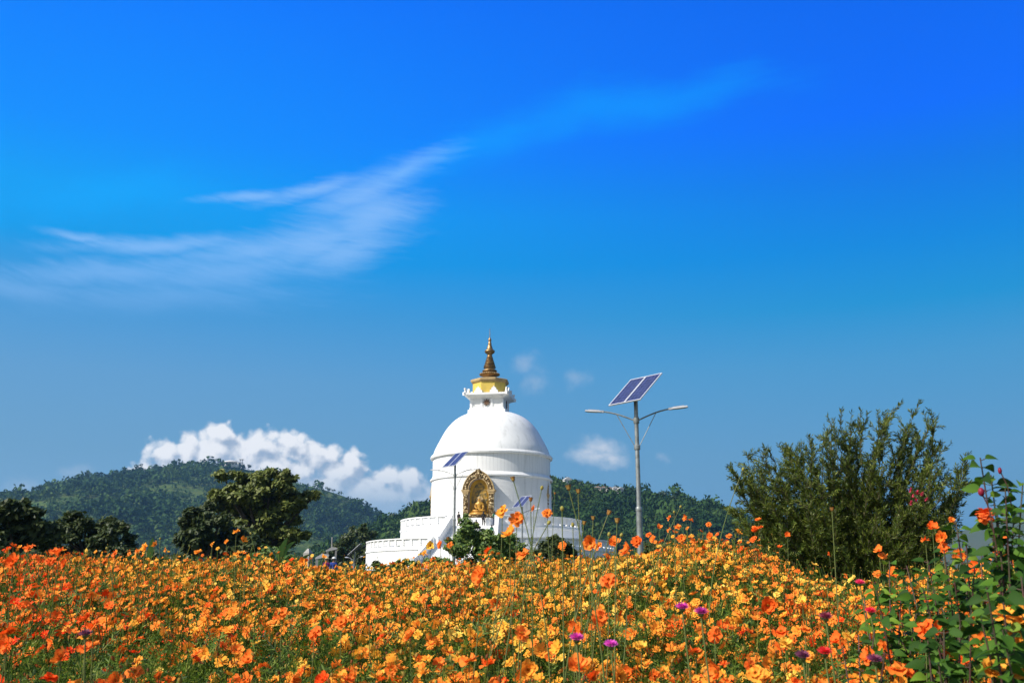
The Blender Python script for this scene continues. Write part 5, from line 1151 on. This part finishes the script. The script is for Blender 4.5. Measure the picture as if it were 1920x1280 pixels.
# ---- seed heads on bare stalks rising in front of the stupa
m_seed = mat('seed_head', (.30, .12, .03), .8, .2, var=(.42, .28, .07), vscale=90); m_seedg = mat('green_bud', (.34, .33, .07), .7, .2, var=(.28, .2, .05), vscale=90)
SH = [(962,899,3.2,0),(1016,915,3.4,1),(1066,915,2.8,0),(995,937,3.6,0),(1084,922,3.3,0),(1054,954,2.9,1),(1029,980,3.2,1),(1074,984,3.4,1),(1112,972,3.6,0),(1141,962,3.2,0),(1157,977,3.0,0),(1142,1002,3.4,1),(1095,981,3.8,0),(1165,1003,3.6,1),
      (1276,950,5,1),(1393,880,4.2,1),(1264,960,5,1),(200,1028,5,1),(840,1010,4.5,0),(1560,955,4,0),(1040,925,7,0),(470,1000,6,1),(300,1010,6,1)]
m_budseed = 0
def seedhead(px, py, Yd, kind, i):
    r = random.Random(i+900); p = W(px, py, Yd); lean = r.uniform(-.22, .10) if px > 1000 else r.uniform(0, .12)
    L = .62; b = Vector((p.x+lean, p.y+r.uniform(-.05, .05), p.z-L)); t = empty('seed_head_stalk', b); tag(t, ('brown seed head' if kind == 0 else 'pale green bud')+' on a bare stalk, '+(['topmost in front of the white drum','against the right edge of the drum','highest against the right hill','left of the small lamp','second highest before the right hill','above the end of the upper terrace','in front of the upper balustrade','over the end of the upper balustrade','between terrace end and tall lamp','just left of the tall lamp','nearest the tall lamp','low over the lower terrace end','low left of the tall lamp','low beside the tall lamp pole','high above the orange cluster','at the left tips of the right shrub','beside the first hilltop cluster','before the dark left trees','left of the stair wall','in front of the right shrub','beside the dark edge of the drum','below the large spreading tree','right of the upright banana leaf'][i]), 'seed head', 'seed heads and buds above the flowers')
    e = p-b; pts = [Vector((e.x*f**1.7, e.y*f, e.z*f)) for f in np.linspace(0, 1, 9)]
    mb = MB(); mb.tube(pts, [.0026-.001*k/8 for k in range(9)], 6, cap=False); mb.build('stalk', m_stem, t)
    mb = MB(); d = (pts[-1]-pts[-2]).normalized(); a = d.cross(Vector((0, 1, 0))).normalized(); c = d.cross(a)
    s_ = .0058
    prof = [(.4, -1), (.9, -.4), (1, .3), (.85, 1.0), (.4, 1.5)] if kind else [(.35, -1), (.8, -.3), (.9, .4), (1.25, 1.6), (.7, 1.3)]
    n = 10; vs = [e+d*z*s_+(a*math.cos(2*math.pi*k/n)+c*math.sin(2*math.pi*k/n))*rr*s_*(1+(.25 if (kind == 0 and k % 2) else 0)) for rr, z in prof for k in range(n)]
    mb.add(vs, [(j*n+k, j*n+(k+1) % n, (j+1)*n+(k+1) % n, (j+1)*n+k) for j in range(len(prof)-1) for k in range(n)]+[tuple((len(prof)-1)*n+k for k in range(n))]); mb.build('seed_head' if kind == 0 else 'bud', m_seed if kind == 0 else m_seedg, t)
for i, s in enumerate(SH): seedhead(*s, i)

# ---- magenta and red double blooms (zinnia-like)
def double_bloom(px, py, Yd, col, label, nrm=(0, -.35, 1), rad=.0175):
    p = W(px, py, Yd); t = empty('double_bloom', (p.x+.03, p.y, p.z-.55)); tag(t, label, 'flower')
    mp = cloth('bloom_petals', col); mp2 = mat('bloom', col, .6, .2, var=tuple(min(1, x*1.5+.03) for x in col), vscale=80, transl=.3)
    q = Vector(nrm).to_track_quat('Z', 'Y'); mb = MB(); r = random.Random(px)
    for ring in range(4):
        n = 13-ring*2; el = [.15, .45, .8, 1.2][ring]; L = [1.0, .92, .78, .55][ring]
        for k in range(n):
            a = 2*math.pi*(k+.5*(ring % 2))/n+r.gauss(0, .06); d = Vector((math.cos(a)*math.cos(el), math.sin(a)*math.cos(el), math.sin(el)*.9)); s_ = Vector((-math.sin(a), math.cos(a), 0))*.17*L
            pts = [d*.1-s_*.4, d*.1+s_*.4, d*L*.6+s_, d*L*.6-s_, d*L+s_*.45+Vector((0, 0, .05)), d*L-s_*.45+Vector((0, 0, .05))]
            mb.add([(q @ (v*rad*r.uniform(.95, 1.05)))+Vector((-.03, 0, .55)) for v in pts], [(0,1,2,3), (3,2,4,5)])
    mb.build('petals', mp2, t)
    mb = MB(); mb.tube([(0, 0, 0), (-.01, 0, .3), (-.03, 0, .547)], [.003, .0025, .002], 6, cap=False); mb.ball((-.03, 0, .545), (.008, .008, .007), 8, 5); mb.build('stem', m_stem, t)
mg = (.52, .03, .30)
for a in [(1279,1138,2.5,mg,'magenta double bloom left of a matching pair in the right half of the field'), (1314,1147,2.4,(.42,.02,.24),'deep magenta double bloom right of the matching pair'), (1081,1196,2.3,mg,'magenta double bloom low in the middle of the field'),
          (1145,1208,2.4,(.6,.06,.42),'pinkish purple bloom just right of the low magenta bloom'), (1548,1156,2.4,(.22,.02,.05),'dark maroon bloom on a tall stem near the right shrub'), (1546,1222,2.3,(.62,.015,.015),'bright red bloom low in the right part of the field'),
          (1505,1229,2.2,(.16,.03,.08),'dull purple bloom beside the low red bloom'), (1640,1236,2.2,(.2,.035,.09),'dusty purple bloom low by the leafy stems'), (1632,1145,3,(.7,.01,.05),'crimson bloom among small orange flowers on the right'), (1612,1092,3.4,(.75,.03,.12),'pinkish red bloom just under the bottlebrush shrub'),
          (1875,1020,3.3,(.5,.01,.02),'small dark red bloom among the tall leafy stems'), (160,1188,2.6,(.14,.03,.07),'small wilted purple bloom at the lower left')]: double_bloom(*a)

# ---- tall broad leaved plants at the right edge
m_broad = mat('broad_leaf', (.06, .13, .02), .65, .22, island=[(0, (.016, .05, .006)), (.5, (.04, .11, .01)), (.85, (.09, .2, .016)), (1, (.2, .32, .03))], transl=.35)
m_rstem = mat('red_stem', (.09, .03, .03), .6, .3, var=(.06, .06, .03), vscale=15)
m_petal_o = mat('orange_petals', (.9, .13, .02), .6, .2, var=(.95, .22, .04), vscale=50, transl=.3); m_budr = mat('red_bud', (.22, .01, .03), .5, .3)
def broad_leaf(mb, p, d, L, up):
    cv = .22+abs(math.sin(p.x*911+p.z*377))*.3; d = d.normalized(); s = d.cross(up).normalized(); nrm = s.cross(d); n = 7; vs = []
    for i in range(n+1):
        f = i/n; w_ = L*.30*math.sin(math.pi*f**.75)**.9 if 0 < f < 1 else .001; c = p+d*L*f-Vector((0, 0, 1))*L*cv*f*f
        vs += [c-s*w_+nrm*w_*.28, c, c+s*w_+nrm*w_*.28]
    mb.add(vs, [(3*i+k, 3*i+k+1, 3*i+k+4, 3*i+k+3) for i in range(n) for k in (0, 1)])
def leafy_plant(base, tips, Yd, seed, label, leafL=.045, dens=1.0, name='leafy_plant', zlow=-1.0):
    r = random.Random(seed); b0 = W(base[0], base[1], Yd); O = Vector((b0.x, Yd, EYE-.75)); t = empty(name, O); tag(t, label, 'plant')
    sm = MB(); lm = MB()
    for (px, py, dd) in tips:
        e = W(px, py, Yd+dd)-O; st = Vector((r.gauss(0, .03), r.gauss(0, .03), 0)); c1 = st.lerp(e, .5)+Vector((-.25*(e.x-st.x), 0, .04))
        B = lambda f: st*(1-f)**2+c1*2*f*(1-f)+e*f*f
        pts = [B(f) for f in np.linspace(0, 1, 12)]; sm.tube(pts, [.0045-.0028*i/11 for i in range(12)], 6, cap=False)
        Ls = (e-st).length; n = int(Ls/.021*dens)
        for j in range(n):
            f = (j+.6)/n; p_ = B(f); a = j*2.4+r.uniform(-.4, .4); L = leafL*1.12*(1.5-f*.7)*r.uniform(.55, 1.25)
            d = Vector((math.cos(a), math.sin(a), .25+r.gauss(0, .2)))
            for sg in (1, -1):
                pe = p_+Vector((d.x*sg, d.y*sg, d.z))*.012
                if r.random() < .8: broad_leaf(lm, pe, Vector((d.x*sg, d.y*sg, d.z)), L, Vector((-.35+r.gauss(0, .6), -.55+r.gauss(0, .5), .75)).normalized())
                if r.random() < .35: sm.tube([p_, pe], .0012, 4, cap=False)
    auto_smooth(lm.build('foliage', m_broad, t), 80); sm.build('stem', m_rstem, t); return t, O
leafy_plant((1890, 1250), [(1838,858,0),(1858,890,.05),(1885,915,-.05),(1902,950,.1),(1918,905,.1),(1870,960,0),(1935,960,0),(1880,1000,.1)], 2.6, 1, 'tallest broad leaved plant with reddish stems against the sky at the right edge', .046)
leafy_plant((1800, 1260), [(1792,975,.1),(1770,1030,0),(1812,1020,0),(1740,1050,.1),(1828,1060,-.1),(1790,1090,-.1),(1700,1060,.2),(1730,1100,0)], 2.9, 2, 'broad leaved plant with orange blooms left of the tallest stems', .045)
leafy_plant((1680, 1290), [(1668,1052,.2),(1640,1090,0),(1690,1110,.1),(1720,1140,0),(1655,1150,-.1),(1620,1120,.3)], 3.2, 3, 'low broad leaved plant at the foot of the bottlebrush shrub', .045)
leafy_plant((1900, 1350), [(1880,1110,0),(1915,1080,.1),(1850,1100,-.1),(1925,1150,0),(1840,1160,0),(1880,1180,-.1)], 2.2, 4, 'plant with large heart shaped leaves in the lower right corner', .046, .9)
leafy_plant((1780, 1380), [(1770,1180,0),(1800,1170,.1),(1740,1200,0),(1820,1210,-.05),(1760,1240,-.1)], 2.3, 5, 'leafy plant in the shade below the orange blooms on the right', .05)
leafy_plant((1600, 1330), [(1610,1190,.2),(1640,1180,0),(1580,1210,.1),(1660,1220,-.1)], 2.7, 6, 'small broad leaved plant among the flowers right of the middle', .04)
leafy_plant((1900, 1330), [(1840,1040,.5),(1900,1040,.5),(1870,1080,.4),(1930,1040,.3),(1810,1090,.4),(1850,1130,.3),(1760,1120,.4)], 3.0, 7, 'dark leafy plant filling the gap behind the right corner stems', .05, 1.1)
leafy_plant((1760, 1330), [(1700,1090,.3),(1740,1080,.3),(1780,1075,.2),(1820,1090,.2),(1680,1130,.2),(1720,1160,.1),(1760,1140,.1),(1800,1130,.1),(1840,1110,.3),(1690,1200,0),(1730,1230,0),(1790,1200,0)], 3.2, 8, 'dense dark broad leaved plant between the bottlebrush shrub and the right corner', .05, 1.1)
leafy_plant((1880, 1400), [(1860,1190,.1),(1900,1180,0),(1840,1230,0),(1880,1240,-.1),(1915,1230,0),(1800,1250,.1)], 2.3, 9, 'shaded leafy plant filling the bottom right corner', .040, 1.1)
for i, (px, py, Yd) in enumerate([(1848,965,2.55),(1840,922,2.5),(1875,882,2.6)]):
    p = W(px, py, Yd); t = empty('round_bloom' if i == 0 else 'flower_bud', p-Vector((-.02, 0, .1))); tag(t, ['round orange bloom facing left on the tall leafy stems', 'dark red closed bud on a side stalk of the tall stems', 'small reddish bud near the top of the tall stems'][i], 'flower' if i == 0 else 'bud')
    mb = MB(); mb.tube([(0, 0, 0), (-.005, 0, .06), (-.02, 0, .1)], .0016, 5); mb.build('stem', m_rstem, t)
    mb = MB(); r = random.Random(i)
    if i == 0:
        for k in range(34):
            d = Vector((r.gauss(0, 1)-.3, r.gauss(0, 1)-.3, r.gauss(0, 1)*.8+.2)).normalized(); s_ = d.cross(Vector((0, 0, 1))).normalized()*.009; c = Vector((-.02, 0, .1)); u_ = s_.cross(d)
            mb.add([c+d*.006-s_*.5, c+d*.006+s_*.5, c+d*.020+s_+u_*.4, c+d*.020-s_+u_*.4, c+d*.025+s_*.4, c+d*.025-s_*.4], [(0,1,2,3), (3,2,4,5)])
        mb.build('petals', m_petal_o, t)
    else: mb.ball((-.02, 0, .1), (.008, .008, .011) if i == 1 else (.005, .005, .009), 10, 7); auto_smooth(mb.build('bud', m_budr, t))

# ------------------------------------------------------------------ haze
mb = MB(); x0, x1, y0, y1, z0, z1 = -6000, 6000, -300, 6500, -80, 275
mb.box(((x0+x1)/2, (y0+y1)/2, (z0+z1)/2), (x1-x0, y1-y0, z1-z0)); hz = mb.build('haze', bpy.data.materials.new('haze'))
m = hz.data.materials[0]; m.use_nodes = True; t = m.node_tree; t.nodes.clear(); pv = t.nodes.new('ShaderNodeVolumePrincipled'); mo = t.nodes.new('ShaderNodeOutputMaterial'); t.links.new(pv.outputs[0], mo.inputs['Volume'])
pv.inputs['Density'].default_value = 1.0e-4; pv.inputs['Color'].default_value = (.30, .62, 1, 1); pv.inputs['Anisotropy'].default_value = .2
tag(hz, 'thin blue haze softening the far hills', 'haze', kind='stuff')
